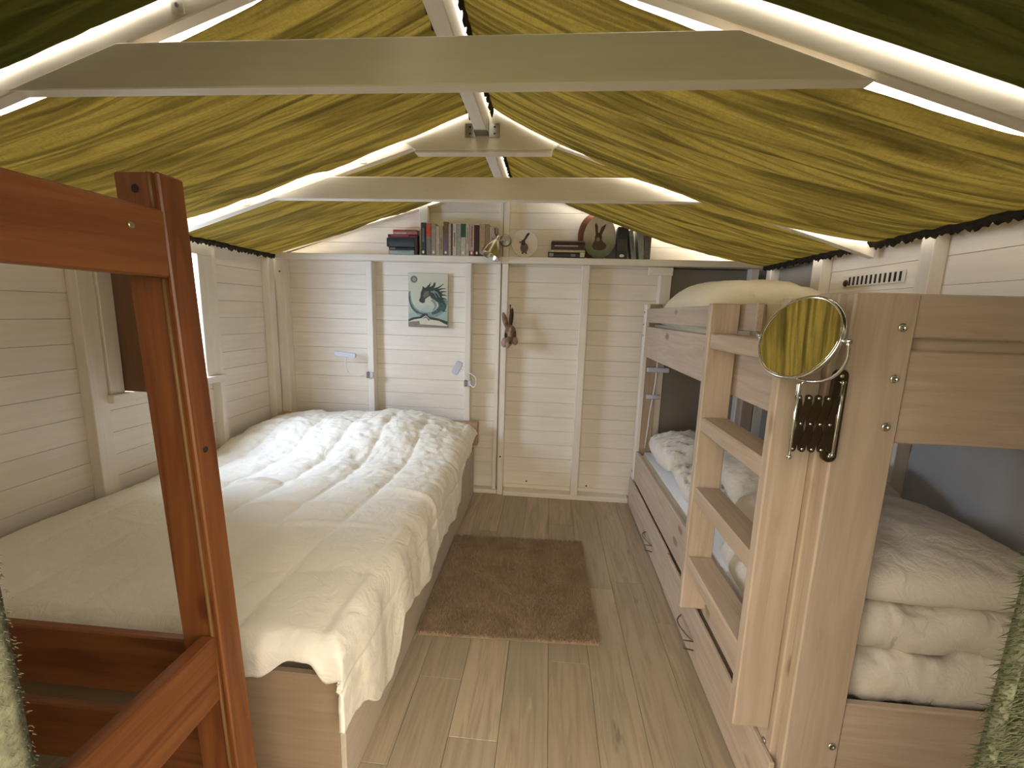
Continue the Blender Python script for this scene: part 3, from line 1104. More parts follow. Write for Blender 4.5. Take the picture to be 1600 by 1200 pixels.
mc = Vector((0.577, 1.045, 1.462))
mnorm = Vector((-1.305, -0.518, 0.47)).normalized()
Zq = Vector((0, 0, 1)).rotation_difference(mnorm).to_matrix().to_4x4()
MM = Matrix.Translation(mc) @ Zq
RM = 0.0985
bm_ = bmesh.new()
lathe(bm_, [(RM - .004, 0.0055), (RM - .005, .0062)], 56, MM)
link('mirror_glass', bm_, mirror_m, mr)
bm_ = bmesh.new()
lathe(bm_, [(RM - .006, -.006), (RM, -.005), (RM + .0025, 0), (RM + .0015, .006), (RM - .002, .0085), (RM - .004, .006)], 56, MM)
link('rim', bm_, chrome, mr, True)
# U shaped yoke in a plane containing the pivot axis
piv = Vector((0, 0, 1)).cross(mnorm).normalized()
dn = (Vector((0, 0, -1)) * .92 - Vector((mnorm.x, mnorm.y, 0)).normalized() * .38).normalized()
bm_ = bmesh.new()
ry = RM + .012
arc = [mc + piv * (ry * cos(pi * k / 24)) + dn * (ry * sin(pi * k / 24)) for k in range(25)]
tube(bm_, arc, .0036, 8)
for s_ in (-1, 1):
    tube(bm_, [mc + piv * s_ * (RM - .001), mc + piv * s_ * (RM + .018)], .005, 10)
low = mc + dn * ry
tube(bm_, [low, Vector((.604, 1.066, 1.352))], .0042, 8)
link('yoke', bm_, chrome, mr, True)

# ------------------------------------------------------------------ orange pine frame at the left
of = root('orange_pine_frame', (-1.0, .62, 0), 'orange stained pine bed frame post with screwed rails in the left foreground', 'bed frame')
bm_ = bmesh.new()
vs_ = box(bm_, -.833, -.752, .800, .858, 0, 1.742, 0)
box(bm_, -.7515, -.740, .800, .858, 0, 1.742, 0.003)
for v in bm_.verts:
    v.co.x += (1.6 - v.co.z) * .040
bmesh.ops.bevel(bm_, geom=[e for e in bm_.edges if e.is_manifold and len(e.link_faces) == 2 and abs(e.calc_face_angle(0)) > 1], offset=.003, segments=2, affect='EDGES')
post = link('post', bm_, pine['z'], of)
# paler rounded corner bead running down the post
bm_ = bmesh.new()
tube(bm_, [(-.758 + (1.6 - z) * .040, .799, z) for z in (0.0, .77, 1.0, 1.3, 1.545)], .0042, 8)
tube(bm_, [(-.758 + (1.6 - z) * .040, .799, z) for z in (1.675, 1.741)], .0042, 8)
link('corner_bead', bm_, pinelight, post, True, label='paler rounded bead along the post corner')
tr_ = bx('top_rail', pine['y'], of, -.772, -.738, .375, .7985, 1.547, 1.672, 0.004)
for y_, z_ in ((.728, 1.632), (.51, 1.625)):
    s_ = bolt(tr_, (-.7375, y_, z_), '-x', .0062, 'screw', screw_m)
    s_.rotation_euler = (0, 0, 0)
lr = bx('lower_rail', pine['y'], of, -.752, -.716, .365, .7985, 0.600, 0.762, 0.004)
bx('post', pine['z'], of, -.833, -.773, .31, .365, 0, 1.742, 0.004)
bx('rail_cleat', pine['z'], of, -.772, -.753, .315, .364, 0.3, 1.70, 0.002)
for z0, z1 in ((0.517, 0.683), (0.290, 0.455)):
    bx('end_board', pine['x'], of, -1.62, -.776 if z0 < .5 else -.80, .8605, .884, z0, z1, 0.004)
bx('post', pine['z'], of, -1.68, -1.621, .80, .884, 0, 0.74, 0.004)
bm_ = bmesh.new()
lathe(bm_, [(.008, 0), (.0075, .001)], 10, Matrix.Translation((-.795, .7995, 1.712)) @ Matrix.Rotation(pi / 2, 4, 'X'))
link('knot', bm_, darkhole, post)
for y_, z_ in ((.826, 1.19),):
    bm_ = bmesh.new()
    lathe(bm_, [(.007, 0), (.006, .001)], 10, Matrix.Translation((-.740 + (1.6 - z_) * .040 + .0003, y_, z_)) @ Matrix.Rotation(pi / 2, 4, 'Y'))
    link('knot', bm_, darkhole, post)

# brown wooden shutter standing out from the window
sh = root('window_shutter', (-2.05, 2.03, 1.03), 'flat brown wooden shutter standing open at the window behind the orange post', 'shutter')
bx('shutter_board', pinelight, sh, -2.262, -1.915, 2.024, 2.041, 1.034, 1.79, 0.003)
bx('shutter_batten', pinelight, sh, -2.17, -1.93, 2.0415, 2.056, 1.10, 1.17, 0.003)

# ------------------------------------------------------------------ rug
rg = root('rug', (-.13, 2.19, 0), 'brown shaggy rug on the laminate floor between the beds', 'rug')
RXA = [(-.545, 1.74), (.292, 1.772), (.275, 2.655), (-.548, 2.625)]


def rugp(u, v):
    a = Vector((*RXA[0], 0)).lerp(Vector((*RXA[1], 0)), u)
    b_ = Vector((*RXA[3], 0)).lerp(Vector((*RXA[2], 0)), u)
    return a.lerp(b_, v)


bm_ = bmesh.new()
prism(bm_, RXA, .0008, .012, 'z')
link('backing', bm_, rug_m, rg)
bm_ = bmesh.new()
random.seed(3)
for k in range(15000):
    u, v = random.random(), random.random()
    if k < 1500:
        e_ = k % 4
        u, v = (u, 0) if e_ == 0 else (u, 1) if e_ == 1 else (0, v) if e_ == 2 else (1, v)
    p = rugp(u, v)
    p.z = .011
    a = random.uniform(0, 2 * pi)
    fl_ = fbm(p.x * 5, p.y * 5, 0, 2)
    l = .012 + .006 * random.random()
    d_ = Vector((cos(a + fl_ * 4) * .007, sin(a + fl_ * 4) * .007, l))
    w = .0035
    q = [p + Vector((w * cos(a + 2.09 * m_), w * sin(a + 2.09 * m_), -.004)) for m_ in range(3)]
    vv = [bm_.verts.new(x) for x in q]
    tp = bm_.verts.new(p + d_)
    for m_ in range(3):
        bm_.faces.new((vv[m_], vv[(m_ + 1) % 3], tp))
link('pile', bm_, rug_m, rg, kind='stuff')

# ------------------------------------------------------------------ door curtains
def curtain(x0, x1, y, edge, label, cl, seed, zlo=.02, zhi=1.88):
    rt = root('door_curtain', ((x0 + x1) / 2, y, zlo), label, 'curtain')
    bm_ = bmesh.new()
    NX, NZ = 24, 60
    front = []
    for side in (0, 1):
        G = []
        for i in range(NX + 1):
            row = []
            for j in range(NZ + 1):
                x = x0 + (x1 - x0) * i / NX
                z = zlo + (zhi - zlo) * j / NZ
                yy = y + .010 * sin(i * 1.1) + (.010 if side else 0)
                row.append(bm_.verts.new((x + .0015 * sin(z * 9 + seed), yy, z)))
            G.append(row)
        for i in range(NX):
            for j in range(NZ):
                f = (G[i][j], G[i + 1][j], G[i + 1][j + 1], G[i][j + 1])
                bm_.faces.new(f)
        front.append(G)
    A, B = front
    for i in (0, NX):
        for j in range(NZ):
            bm_.faces.new((A[i][j], A[i][j + 1], B[i][j + 1], B[i][j]))
    link('curtain_panel', bm_, cl, rt, True)
    # chenille fringe strands along the opening edge
    bm_ = bmesh.new()
    ex = x0 if edge < 0 else x1
    cnt, ln = (14000, .0100) if edge < 0 else (2600, .004)
    for k in range(cnt):
        z = random.uniform(zlo, zhi)
        b0 = Vector((ex - edge * random.uniform(0, .020 if edge < 0 else .004), y + random.uniform(-.004, .014) + .010 * sin((0 if edge < 0 else NX) * 1.1), z))
        l = ln * random.uniform(.6, 1.25)
        d_ = Vector((edge * l, random.uniform(-.4, .4) * l, random.uniform(-.75, .15) * l))
        w = .0007
        vv = [bm_.verts.new(b0 + Vector((0, w * cos(2.09 * m_), w * sin(2.09 * m_)))) for m_ in range(3)]
        tp = bm_.verts.new(b0 + d_)
        for m_ in range(3):
            bm_.faces.new((vv[m_], vv[(m_ + 1) % 3], tp))
    link('fringe', bm_, fringe_m if edge < 0 else cl, rt, kind='stuff', label='mossy green chenille fringe' if edge < 0 else None)
    # rod pocket keeps it hung from the door head
    bm_ = bmesh.new()
    tube(bm_, [(x0 - .01, y + .004, zhi + .006), (x1 + .01, y + .004, zhi + .006)], .008, 10)
    link('rod', bm_, steel, rt, True)
    return rt


curtain(.348, .50, .300, -1, 'mossy green fringed chenille door curtain at the right edge of the doorway', curtain_m, 2.0)
curtain(-.62, -.474, .286, 1, 'pale sage chenille door curtain at the lower left edge of the doorway', curtain_m, 5.0)

# ------------------------------------------------------------------ items on the shelf rail
SZ = 1.9125
BY = 3.312


def bookmat(col, seed):
    return plain('book_cover_%02d' % seed, col, 0.5, 0, 60, 0.3)


_cache = {}


def cm(col):
    if col not in _cache:
        _cache[col] = bookmat(col, len(_cache))
    return _cache[col]


pages_m = plain('aged_paper', (0.62, 0.54, 0.38), 0.9, 0, 80, 0.15)
pale_m = plain('pale_print', (0.75, 0.70, 0.60), 0.7)


def book(x, w, h, col, label, d=.105, band=None, mark=False, lean=0.0, z=SZ, y=BY, title=None, group='paperbacks standing on the shelf rail'):
    rt = root('book', (x + w / 2, y + d / 2, z), label, 'book', group)
    bm_ = bmesh.new()
    t = .0016
    x0, x1 = x, x + w
    box(bm_, x0, x1, y, y + t, z, z + h, .0004)
    box(bm_, x0, x0 + t, y + t, y + d, z, z + h, 0)
    box(bm_, x1 - t, x1, y + t, y + d, z, z + h, 0)
    link('cover', bm_, cm(col), rt)
    bx('pages', pages_m, rt, x0 + t, x1 - t, y + t, y + d - .003, z + .002, z + h - .003, 0)
    if band:
        f0, f1, bc = band
        bx('spine_band', cm(bc), rt, x0 + .0003, x1 - .0003, y - .0006, y + .0002, z + h * f0, z + h * f1, 0)
    if title:
        f0, f1, bc = title
        bm_ = bmesh.new()
        zz = z + h * f0
        while zz < z + h * f1:
            hh = random.uniform(.004, .009)
            box(bm_, x0 + w * .34, x0 + w * .66, y - .0009, y, zz, zz + hh, 0)
            zz += hh + .003
        link('spine_title', bm_, cm(bc), rt)
    if mark:
        bm_ = bmesh.new()
        pts_ = [(x0 + w / 2 + w * .24 * cos(a), z + .022 + .011 * sin(a)) for a in [2 * pi * k / 12 for k in range(12)]]
        prism(bm_, pts_, y - .0010, y)
        link('publisher_mark', bm_, pale_m, rt)
    if lean:
        rt.rotation_euler = (0, lean, 0)
    return rt


k_ = .0049 / 8.42
B0 = 1.0


def bxp(px):   # metres along the shelf measured from the gable stud
    return -1.013 + (px / 8.42 - 55) * .0049


dk, br = (.10, .07, .05), (.16, .05, .03)
row = [
    # x0, x1, h, colour, label, kwargs
    (497, 556, .237, (.035, .055, .055), 'black teal paperback, first in the row beside the gable post', dict(mark=True, title=(.4, .8, (.3, .25, .2)))),
    (566, 630, .232, (.23, .20, .18), 'grey paperback with a bright red upper spine', dict(band=(.58, .995, (.62, .09, .05)))),
    (636, 692, .232, (.36, .29, .21), 'tan paperback right of the red-topped one', dict(mark=True)),
    (696, 740, .212, (.50, .41, .29), 'short pale tan paperback in the dip of the row', dict()),
    (743, 790, .214, (.42, .31, .20), 'short ochre paperback left of the purple-brown one', dict(title=(.2, .6, (.2, .12, .08)))),
    (795, 855, .244, (.20, .13, .14), 'tall paperback with brown top and purple lower spine', dict(band=(.62, .995, (.19, .11, .04)), mark=True)),
    (860, 894, .232, (.48, .40, .30), 'thin beige paperback right of the purple-brown one', dict()),
    (895, 911, .232, (.10, .025, .02), 'very thin dark red book', dict()),
    (916, 964, .232, (.62, .55, .42), 'cream paperback with small dark marks, left of the pale green one', dict(title=(.3, .7, (.12, .08, .06)))),
    (968, 1022, .230, (.36, .38, .29), 'pale grey green paperback left of the green-topped one', dict()),
    (1025, 1085, .232, (.60, .54, .41), 'cream paperback with a dark green upper spine', dict(band=(.58, .995, (.025, .11, .04)), mark=True)),
    (1089, 1130, .228, (.56, .49, .37), 'plain cream paperback right of the green-topped one', dict(title=(.4, .85, (.3, .22, .15)))),
    (1134, 1198, .228, (.52, .40, .32), 'pinkish cream paperback with red foot', dict(band=(.0, .16, (.28, .06, .04)), mark=True, title=(.3, .9, (.25, .12, .09)))),
    (1206, 1262, .224, (.055, .022, .018), 'dark maroon paperback in the right half of the row', dict(mark=True)),
    (1267, 1340, .234, (.50, .33, .19), 'light orange brown paperback right of the maroon one', dict(band=(.0, .09, (.09, .05, .03)), mark=True)),
    (1344, 1393, .230, (.36, .25, .13), 'ochre paperback near the right end of the row', dict()),
    (1398, 1480, .216, (.55, .44, .34), 'thick pinkish cream paperback, last in the row by the chrome lamp', dict(title=(.4, .6, (.3, .15, .1)))),
]
for a, b_, h, c, lab, kw in row:
    book(bxp(a) + .0004, bxp(b_) - bxp(a), h, c, lab, **kw)


def flat_book(x0, x1, z, h, col, label, band=None, d=.11, group='books lying in a stack on the shelf rail', title=None, y=BY):
    rt = root('book', ((x0 + x1) / 2, y + d / 2, z), label, 'book', group)
    bm_ = bmesh.new()
    t = .0018
    box(bm_, x0, x1, y, y + d, z, z + t, 0)
    box(bm_, x0, x1, y, y + d, z + h - t, z + h, 0)
    # rounded spine
    n_ = 6
    pts_ = [(y + .004 - .005 * sin(pi * k / n_), z + h * k / n_) for k in range(n_ + 1)]
    prism(bm_, pts_ + [(y + .006, z + h), (y + .006, z)], x0, x1, 'x')
    link('cover', bm_, cm(col), rt)
    bx('pages', pages_m, rt, x0 + .003, x1 - .003, y + .007, y + d - .003, z + t, z + h - t, 0)
    for bnd in (band or ()):
        f0, f1, g0, g1, bc = bnd
        bx('spine_band', cm(bc), rt, x0 + (x1 - x0) * f0, x0 + (x1 - x0) * f1, y - .0022, y + .001, z + h * g0, z + h * g1, 0)
    return rt


zz = SZ
G1 = 'books lying in the left stack on the shelf rail'
L0 = bxp(55)
flat_book(bxp(60), bxp(402), zz, .032, (.33, .42, .41), 'pale teal book at the bottom of the left stack', group=G1, band=[(.05, .35, .2, .8, (.5, .5, .45))])
zz += .0322
flat_book(bxp(66), bxp(404), zz, .026, (.018, .018, .018), 'thin black book above the pale teal one', group=G1, band=[(.05, .25, .3, .7, (.25, .24, .2))])
zz += .0262
flat_book(bxp(38), bxp(408), zz, .064, (.052, .066, .070), 'thick slate black hardback in the middle of the left stack', group=G1, band=[(.0, .06, .0, 1, (.03, .04, .04))])
zz += .0642
flat_book(bxp(55), bxp(445), zz, .026, (.14, .025, .035), 'dark maroon book second from the top of the left stack', group=G1, band=[(.1, .7, .55, .8, (.40, .15, .15))])
zz += .0262
flat_book(bxp(125), bxp(445), zz, .034, (.55, .14, .12), 'red and pink book on top of the left stack', group=G1, band=[(.0, .55, .0, .45, (.70, .42, .36)), (.5, 1, .5, 1, (.22, .13, .08))])
book(bxp(412), bxp(446) - bxp(412), .148, (.06, .035, .03), 'thin dark brown book standing between the stack and gable post', group='books on the shelf rail')

# right stack
def rxp(px):
    return (840 + px / 8.42 - 858) * .00492 + 0.0 - .012


G2 = 'black books lying left of the hare plaque'
flat_book(rxp(125), rxp(592), SZ, .040, (.030, .024, .022), 'black book with white end label, bottom of the right stack', group=G2, band=[(.03, .15, .2, .8, (.32, .28, .24)), (.87, .99, .15, .95, (.62, .55, .44)), (.62, .74, .25, .7, (.25, .2, .17))])
flat_book(rxp(150), rxp(590), SZ + .0402, .016, (.58, .50, .30), 'thin yellowish book in the middle of the right stack', group=G2)
flat_book(rxp(160), rxp(585), SZ + .0564, .056, (.050, .022, .020), 'dark maroon book with a pale title line on top of the right stack', group=G2, band=[(.1, .8, .42, .58, (.42, .34, .32))])
bx_ = bx('notebook', cm((.22, .18, .13)), None, rxp(165), rxp(580), BY + .012, BY + .10, SZ + .1126, SZ + .124, .001)
tag(bx_, 'thin brown notebook lying on the dark maroon book', 'notebook', G2)

# leaning books right of the plaque
book(0.475, .075, .225, (.030, .032, .032), 'black thick book leaning left against the hare plaque', lean=0.0, group='books right of the hare plaque', d=.10, band=(.25, .62, (.07, .05, .045)), mark=True)
r1 = book(0.585, .030, .205, (.30, .31, .28), 'thin pale grey book leaning left beside the black one', lean=-.16, group='books right of the hare plaque', d=.10, band=(.1, .8, (.22, .22, .2)), title=(.3, .7, (.08, .08, .08)))
r2 = book(0.640, .040, .215, (.33, .35, .29), 'pale grey green book leaning left, right of the thin grey one', lean=-.14, group='books right of the hare plaque', d=.10)
book(0.672, .045, .205, (.17, .14, .13), 'dull brown grey book at the right end of the shelf', group='books right of the hare plaque', d=.10)

# ---- plaques
def ellipse(cx, cz, rx, rz, n_=40, egg=0.0):
    r_ = []
    for k in range(n_):
        a = 2 * pi * k / n_
        w_ = 1 - egg * sin(a)
        r_.append((cx + rx * cos(a) * w_, cz + rz * sin(a)))
    return r_


def decal(name, pts_, y, mat, parent, th=.0006):
    bm_ = bmesh.new()
    prism(bm_, pts_, y - th, y)
    return link(name, bm_, mat, parent)


plate_m = plain('cream_ceramic', (0.74, 0.67, 0.57), 0.3, 0, 6, 0.05)
pl = root('round_plaque', (-.202, 3.31, SZ), 'small round cream plaque with a grey hare seen from behind, on the shelf', 'plaque')
bm_ = bmesh.new()
c0 = (-.205, 2.012)
lathe(bm_, [(.100, 0), (.102, .004), (.098, .009)], 48, Matrix.Translation((c0[0], 3.335, c0[1])) @ Matrix.Rotation(pi / 2, 4, 'X'))
link('plaque_disc', bm_, plate_m, pl)
gh = plain('grey_hare_paint', (0.20, 0.165, 0.15), 0.8, 0, 90, 0.4)
gd = plain('dark_hare_paint', (0.075, 0.06, 0.045), 0.8, 0, 90, 0.4)
YP = 3.3258
hp = decal('hare_body', ellipse(c0[0] - .002, c0[1] - .032, .030, .036), YP, gh, pl)
decal('hare_head', ellipse(c0[0] - .012, c0[1] + .005, .017, .020), YP - .0002, gd, pl)
decal('hare_ear', [(c0[0] - .02, c0[1] + .01), (c0[0] - .004, c0[1] + .01), (c0[0] + .036, c0[1] + .068), (c0[0] + .030, c0[1] + .078), (c0[0] + .016, c0[1] + .072)], YP - .0004, gd, pl)
decal('hare_ear', [(c0[0] - .02, c0[1] + .0), (c0[0] - .016, c0[1] + .014), (c0[0] - .042, c0[1] + .012), (c0[0] - .048, c0[1] + .006)], YP - .0004, gh, pl)
for dx in (-.014, .012):
    decal('hare_foot', ellipse(c0[0] + dx, c0[1] - .070, .007, .006, 12), YP - .0006, gd, pl)

# oval hare plaque with a wood slice behind
bark = plain('red_brown_wood_slice', (0.24, 0.085, 0.040), 0.7, 0, 25, 0.45, 0.5, 60)
ws = root('wood_slice', (.27, 3.38, SZ), 'reddish brown oval wood slice standing behind the hare plaque', 'wood slice')
bm_ = bmesh.new()
prism(bm_, ellipse(.305, SZ + .165, .115, .163, 40), 3.372, 3.392)
link('slice', bm_, bark, ws)
for k in range(5):
    decal('grain_ridge', [(.205 + .022 * k, SZ + .08), (.211 + .022 * k, SZ + .08), (.222 + .022 * k, SZ + .24 + .012 * k), (.217 + .022 * k, SZ + .24 + .012 * k)], 3.372, cm((.12, .04, .02)), ws, .002)
ov = root('oval_plaque', (.345, 3.33, SZ), 'egg shaped plaque painted with a brown hare in front of the wood slice', 'plaque')
m, t, b = newmat('painted_egg_gradient')
gsep = N(t, 'ShaderNodeSeparateXYZ')
tcn = N(t, 'ShaderNodeTexCoord')
t.links.new(tcn.outputs['Object'], gsep.inputs[0])
nz_ = noise_n(t, tcn.outputs['Object'], 30, 4)
ad_ = N(t, 'ShaderNodeMath', operation='MULTIPLY_ADD')
t.links.new(nz_, ad_.inputs[0])
ad_.inputs[1].default_value = .06
t.links.new(gsep.outputs['Z'], ad_.inputs[2])
rp = N(t, 'ShaderNodeValToRGB')
t.links.new(mapr(t, ad_.outputs[0], 0, .33), rp.inputs[0])
rp.color_ramp.elements[0].color = (.055, .06, .025, 1)
rp.color_ramp.elements[1].color = (.80, .62, .45, 1)
for p, c in ((.22, (.14, .15, .085, 1)), (.4, (.22, .21, .13, 1)), (.62, (.47, .41, .29, 1))):
    rp.color_ramp.elements.new(p).color = c
t.links.new(rp.outputs[0], b.inputs['Base Color'])
b.inputs['Roughness'].default_value = .5
bm_ = bmesh.new()
prism(bm_, ellipse(.348, SZ + .158, .118, .156, 48, .06), 3.338, 3.352)
bmesh.ops.bevel(bm_, geom=list(bm_.edges), offset=.003, segments=2, affect='EDGES')
link('plaque_disc', bm_, m, ov)
hb = plain('brown_hare_paint', (0.115, 0.070, 0.028), 0.8, 0, 120, 0.5)
hc = (.338, SZ + .150)
YP = 3.338
decal('hare_body', ellipse(hc[0] + .010, hc[1] - .058, .052, .032), YP, hb, ov)
decal('hare_chest', [(hc[0] - .045, hc[1] - .06), (hc[0] - .022, hc[1] - .01), (hc[0] + .022, hc[1] - .01), (hc[0] + .05, hc[1] - .045), (hc[0] + .04, hc[1] - .075), (hc[0] - .03, hc[1] - .085)], YP - .0004, hb, ov)
decal('hare_head', ellipse(hc[0], hc[1] + .002, .026, .033), YP - .0008, hb, ov)
decal('hare_cheek', ellipse(hc[0] - .002, hc[1] - .012, .013, .015, 16), YP - .0012, cm((.30, .22, .13)), ov)
decal('hare_ear', [(hc[0] - .020, hc[1] + .02), (hc[0] - .030, hc[1] + .09), (hc[0] - .022, hc[1] + .108), (hc[0] - .008, hc[1] + .085), (hc[0] - .004, hc[1] + .03)], YP - .0008, hb, ov)
decal('hare_ear', [(hc[0] + .002, hc[1] + .028), (hc[0] + .018, hc[1] + .075), (hc[0] + .052, hc[1] + .10), (hc[0] + .046, hc[1] + .075), (hc[0] + .022, hc[1] + .02)], YP - .0008, hb, ov)
decal('hare_eye', ellipse(hc[0] + .014, hc[1] + .008, .004, .004, 10), YP - .0014, cm((.02, .012, .008)), ov)
st_ = plain('grey_slate', (.17, .155, .135), .8, 0, 20, .2)
bm_ = bmesh.new()
prism(bm_, [(.40, SZ), (.475, SZ), (.472, SZ + .06), (.462, SZ + .15), (.452, SZ + .235), (.435, SZ + .245), (.41, SZ + .1)], 3.356, 3.370)
tag(link('slate_piece', bm_, st_), 'upright grey board edge between the hare plaque and the black book', 'board')

# ------------------------------------------------------------------ painting
AX0, AX1, AZ0, AZ1, AY = -1.125, -.805, 1.362, 1.785, 3.398
m, t, b = newmat('painting_ground')
tcn = N(t, 'ShaderNodeTexCoord')
gsep = N(t, 'ShaderNodeSeparateXYZ')
t.links.new(tcn.outputs['Object'], gsep.inputs[0])
nz_ = noise_n(t, tcn.outputs['Object'], 9, 5, .6, .8)
ad_ = N(t, 'ShaderNodeMath', operation='MULTIPLY_ADD')
t.links.new(nz_, ad_.inputs[0])
ad_.inputs[1].default_value = .12
t.links.new(gsep.outputs['Z'], ad_.inputs[2])
rp = N(t, 'ShaderNodeValToRGB')
t.links.new(mapr(t, ad_.outputs[0], .05, .49), rp.inputs[0])
rp.color_ramp.elements[0].color = (.30, .42, .37, 1)
rp.color_ramp.elements[1].color = (.60, .60, .48, 1)
for p, c in ((.25, (.33, .44, .385, 1)), (.45, (.52, .56, .46, 1)), (.7, (.55, .56, .43, 1))):
    rp.color_ramp.elements.new(p).color = c
t.links.new(rp.outputs[0], b.inputs['Base Color'])
b.inputs['Roughness'].default_value = .6
bump(t, b, noise_n(t, tcn.outputs['Object'], 120, 3), .2)
art = root('painting', ((AX0 + AX1) / 2, AY, AZ0), 'small canvas of a dark horse head rising from a teal wave, under a moon', 'painting')
bx('canvas', m, art, AX0, AX1, AY, YB - .003, AZ0, AZ1, .002)
AW, AH = AX1 - AX0, AZ1 - AZ0


def ap(u, v):      # painting coordinates 0..1 from left and top
    return (AX0 + AW * u, AZ1 - AH * v)


ink = plain('dark_horse_paint', (.050, .060, .045), .7, 0, 90, .4)
mid = plain('grey_horse_paint', (.17, .165, .125), .7, 0, 60, .4)
teal = plain('teal_wave_paint', (.085, .145, .135), .7, 0, 50, .4)
teal2 = plain('light_teal_wave_paint', (.25, .36, .32), .7, 0, 50, .3)
moon = plain('grey_moon_paint', (.22, .22, .17), .7, 0, 60, .5)
snow = plain('cream_hill_paint', (.66, .64, .50), .7, 0, 30, .15)
earth = plain('brown_ground_paint', (.27, .23, .19), .7, 0, 30, .3)
lay = [0]


def ad(name, uv, mat_):
    lay[0] += 1
    decal(name, [ap(*p) for p in uv], AY - .00008 * lay[0], mat_, art, .0005)


def stroke(name, uv, w0, w1, mat_):
    """tapered brush stroke through uv points"""
    P_ = [Vector((*ap(*p), 0)) for p in uv]
    # smooth with Catmull-Rom
    Q = []
    for i in range(len(P_) - 1):
        a, b_, c, d_ = P_[max(i - 1, 0)], P_[i], P_[i + 1], P_[min(i + 2, len(P_) - 1)]
        for s in range(6):
            tt = s / 6
            Q.append(0.5 * ((2 * b_) + (-a + c) * tt + (2 * a - 5 * b_ + 4 * c - d_) * tt ** 2 + (-a + 3 * b_ - 3 * c + d_) * tt ** 3))
    Q.append(P_[-1])
    Lh, Rh = [], []
    for i, p in enumerate(Q):
        tg = (Q[min(i + 1, len(Q) - 1)] - Q[max(i - 1, 0)]).normalized()
        nrm = Vector((-tg.y, tg.x, 0))
        w = w0 + (w1 - w0) * i / (len(Q) - 1)
        Lh.append(p + nrm * w)
        Rh.append(p - nrm * w)
    bm_ = bmesh.new()
    lay[0] += 1
    y1 = AY - .00008 * lay[0]
    for side, yv in ((1, y1 - .0005),):
        a = [bm_.verts.new((p.x, yv, p.y)) for p in Lh]
        b_ = [bm_.verts.new((p.x, yv, p.y)) for p in Rh]
        a2 = [bm_.verts.new((p.x, AY, p.y)) for p in Lh]
        b2 = [bm_.verts.new((p.x, AY, p.y)) for p in Rh]
        for i in range(len(a) - 1):
            bm_.faces.new((a[i], a[i + 1], b_[i + 1], b_[i]))
            bm_.faces.new((a[i], a2[i], a2[i + 1], a[i + 1]))
            bm_.faces.new((b_[i], b_[i + 1], b2[i + 1], b2[i]))
    link(name, bm_, mat_, art)


# wave body: crescent from left round the bottom up to the neck
stroke('wave', [(.04, .33), (.05, .50), (.13, .64), (.28, .735), (.48, .77), (.70, .74), (.86, .62), (.92, .48)], .006, .034, teal2)
stroke('wave', [(.03, .42), (.07, .58), (.18, .69), (.36, .75), (.50, .76)], .004, .007, teal)
stroke('wave', [(.02, .36), (.03, .52), (.11, .66), (.24, .74)], .003, .005, teal)
stroke('wave', [(.62, .38), (.78, .46), (.84, .58), (.76, .68), (.60, .74)], .034, .010, teal)
stroke('wave', [(.60, .48), (.68, .55), (.69, .62), (.62, .68)], .012, .004, teal2)
stroke('wave', [(.70, .42), (.86, .50), (.93, .60), (.88, .70)], .016, .008, teal)
for k in range(9):
    a = .46 + .028 * k
    stroke('spray', [(.70 + .02 * k, a - .08), (.86, a - .02 + .01 * (k % 3)), (.965, a + .015 * (k % 4))], .005, .001, ink if k % 2 else teal)
ad('moon', [(.15 + .085 * cos(a), .115 + .064 * sin(a)) for a in [2 * pi * k / 28 for k in range(28)]], moon)
ad('moon', [(.155 + .048 * cos(a), .115 + .036 * sin(a)) for a in [2 * pi * k / 28 for k in range(28)]], cm((.33, .33, .26)))
# horse: neck, head, ear
ad('horse_neck', [(.44, .27), (.58, .25), (.74, .28), (.86, .36), (.84, .50), (.72, .52), (.62, .45), (.56, .42)], ink)
ad('horse_head', [(.37, .265), (.40, .255), (.46, .275), (.56, .32), (.565, .40), (.50, .435), (.43, .47), (.415, .54), (.36, .55), (.30, .53), (.275, .50), (.31, .44), (.32, .36)], ink)
ad('horse_cheek', [(.42, .33), (.52, .33), (.53, .40), (.46, .43), (.40, .46), (.38, .42)], mid)
ad('horse_ear', [(.37, .275), (.36, .235), (.40, .25), (.42, .285)], ink)
for (u0, v0, u1, v1, u2, v2) in ((.46, .28, .54, .22, .57, .165), (.54, .27, .63, .23, .66, .165), (.60, .27, .66, .23, .69, .16), (.66, .29, .78, .25, .90, .185),
                                 (.70, .31, .84, .28, .95, .27), (.76, .35, .88, .33, .97, .33), (.80, .40, .90, .39, .98, .40), (.82, .45, .92, .46, .98, .48), (.80, .50, .90, .54, .96, .62), (.50, .27, .50, .24, .55, .20)):
    stroke('mane', [(u0, v0), (u1, v1), (u2, v2)], .009, .0012, ink)
for (u0, v0, u1, v1, u2, v2) in ((.58, .33, .66, .36, .72, .44), (.64, .32, .74, .36, .80, .44)):
    stroke('mane', [(u0, v0), (u1, v1), (u2, v2)], .006, .002, teal2)
ad('hill', [(.0, .86), (.12, .82), (.30, .80), (.38, .745), (.44, .735), (.54, .80), (.75, .825), (1, .88), (1, .94), (.7, .88), (.5, .84), (.43, .79), (.32, .85), (.0, .90)], ink)
ad('hill', [(.0, .90), (.16, .855), (.34, .83), (.45, .775), (.56, .85), (.78, .87), (1, .95), (1, .999), (0, .999)], snow)
ad('ground_strip', [(.0, .905), (.28, .885), (.30, .945), (1, .965), (1, .999), (0, .999)], earth)
ad('peak', [(.36, .84), (.45, .79), (.56, .86), (.52, .875), (.46, .82)], mid)

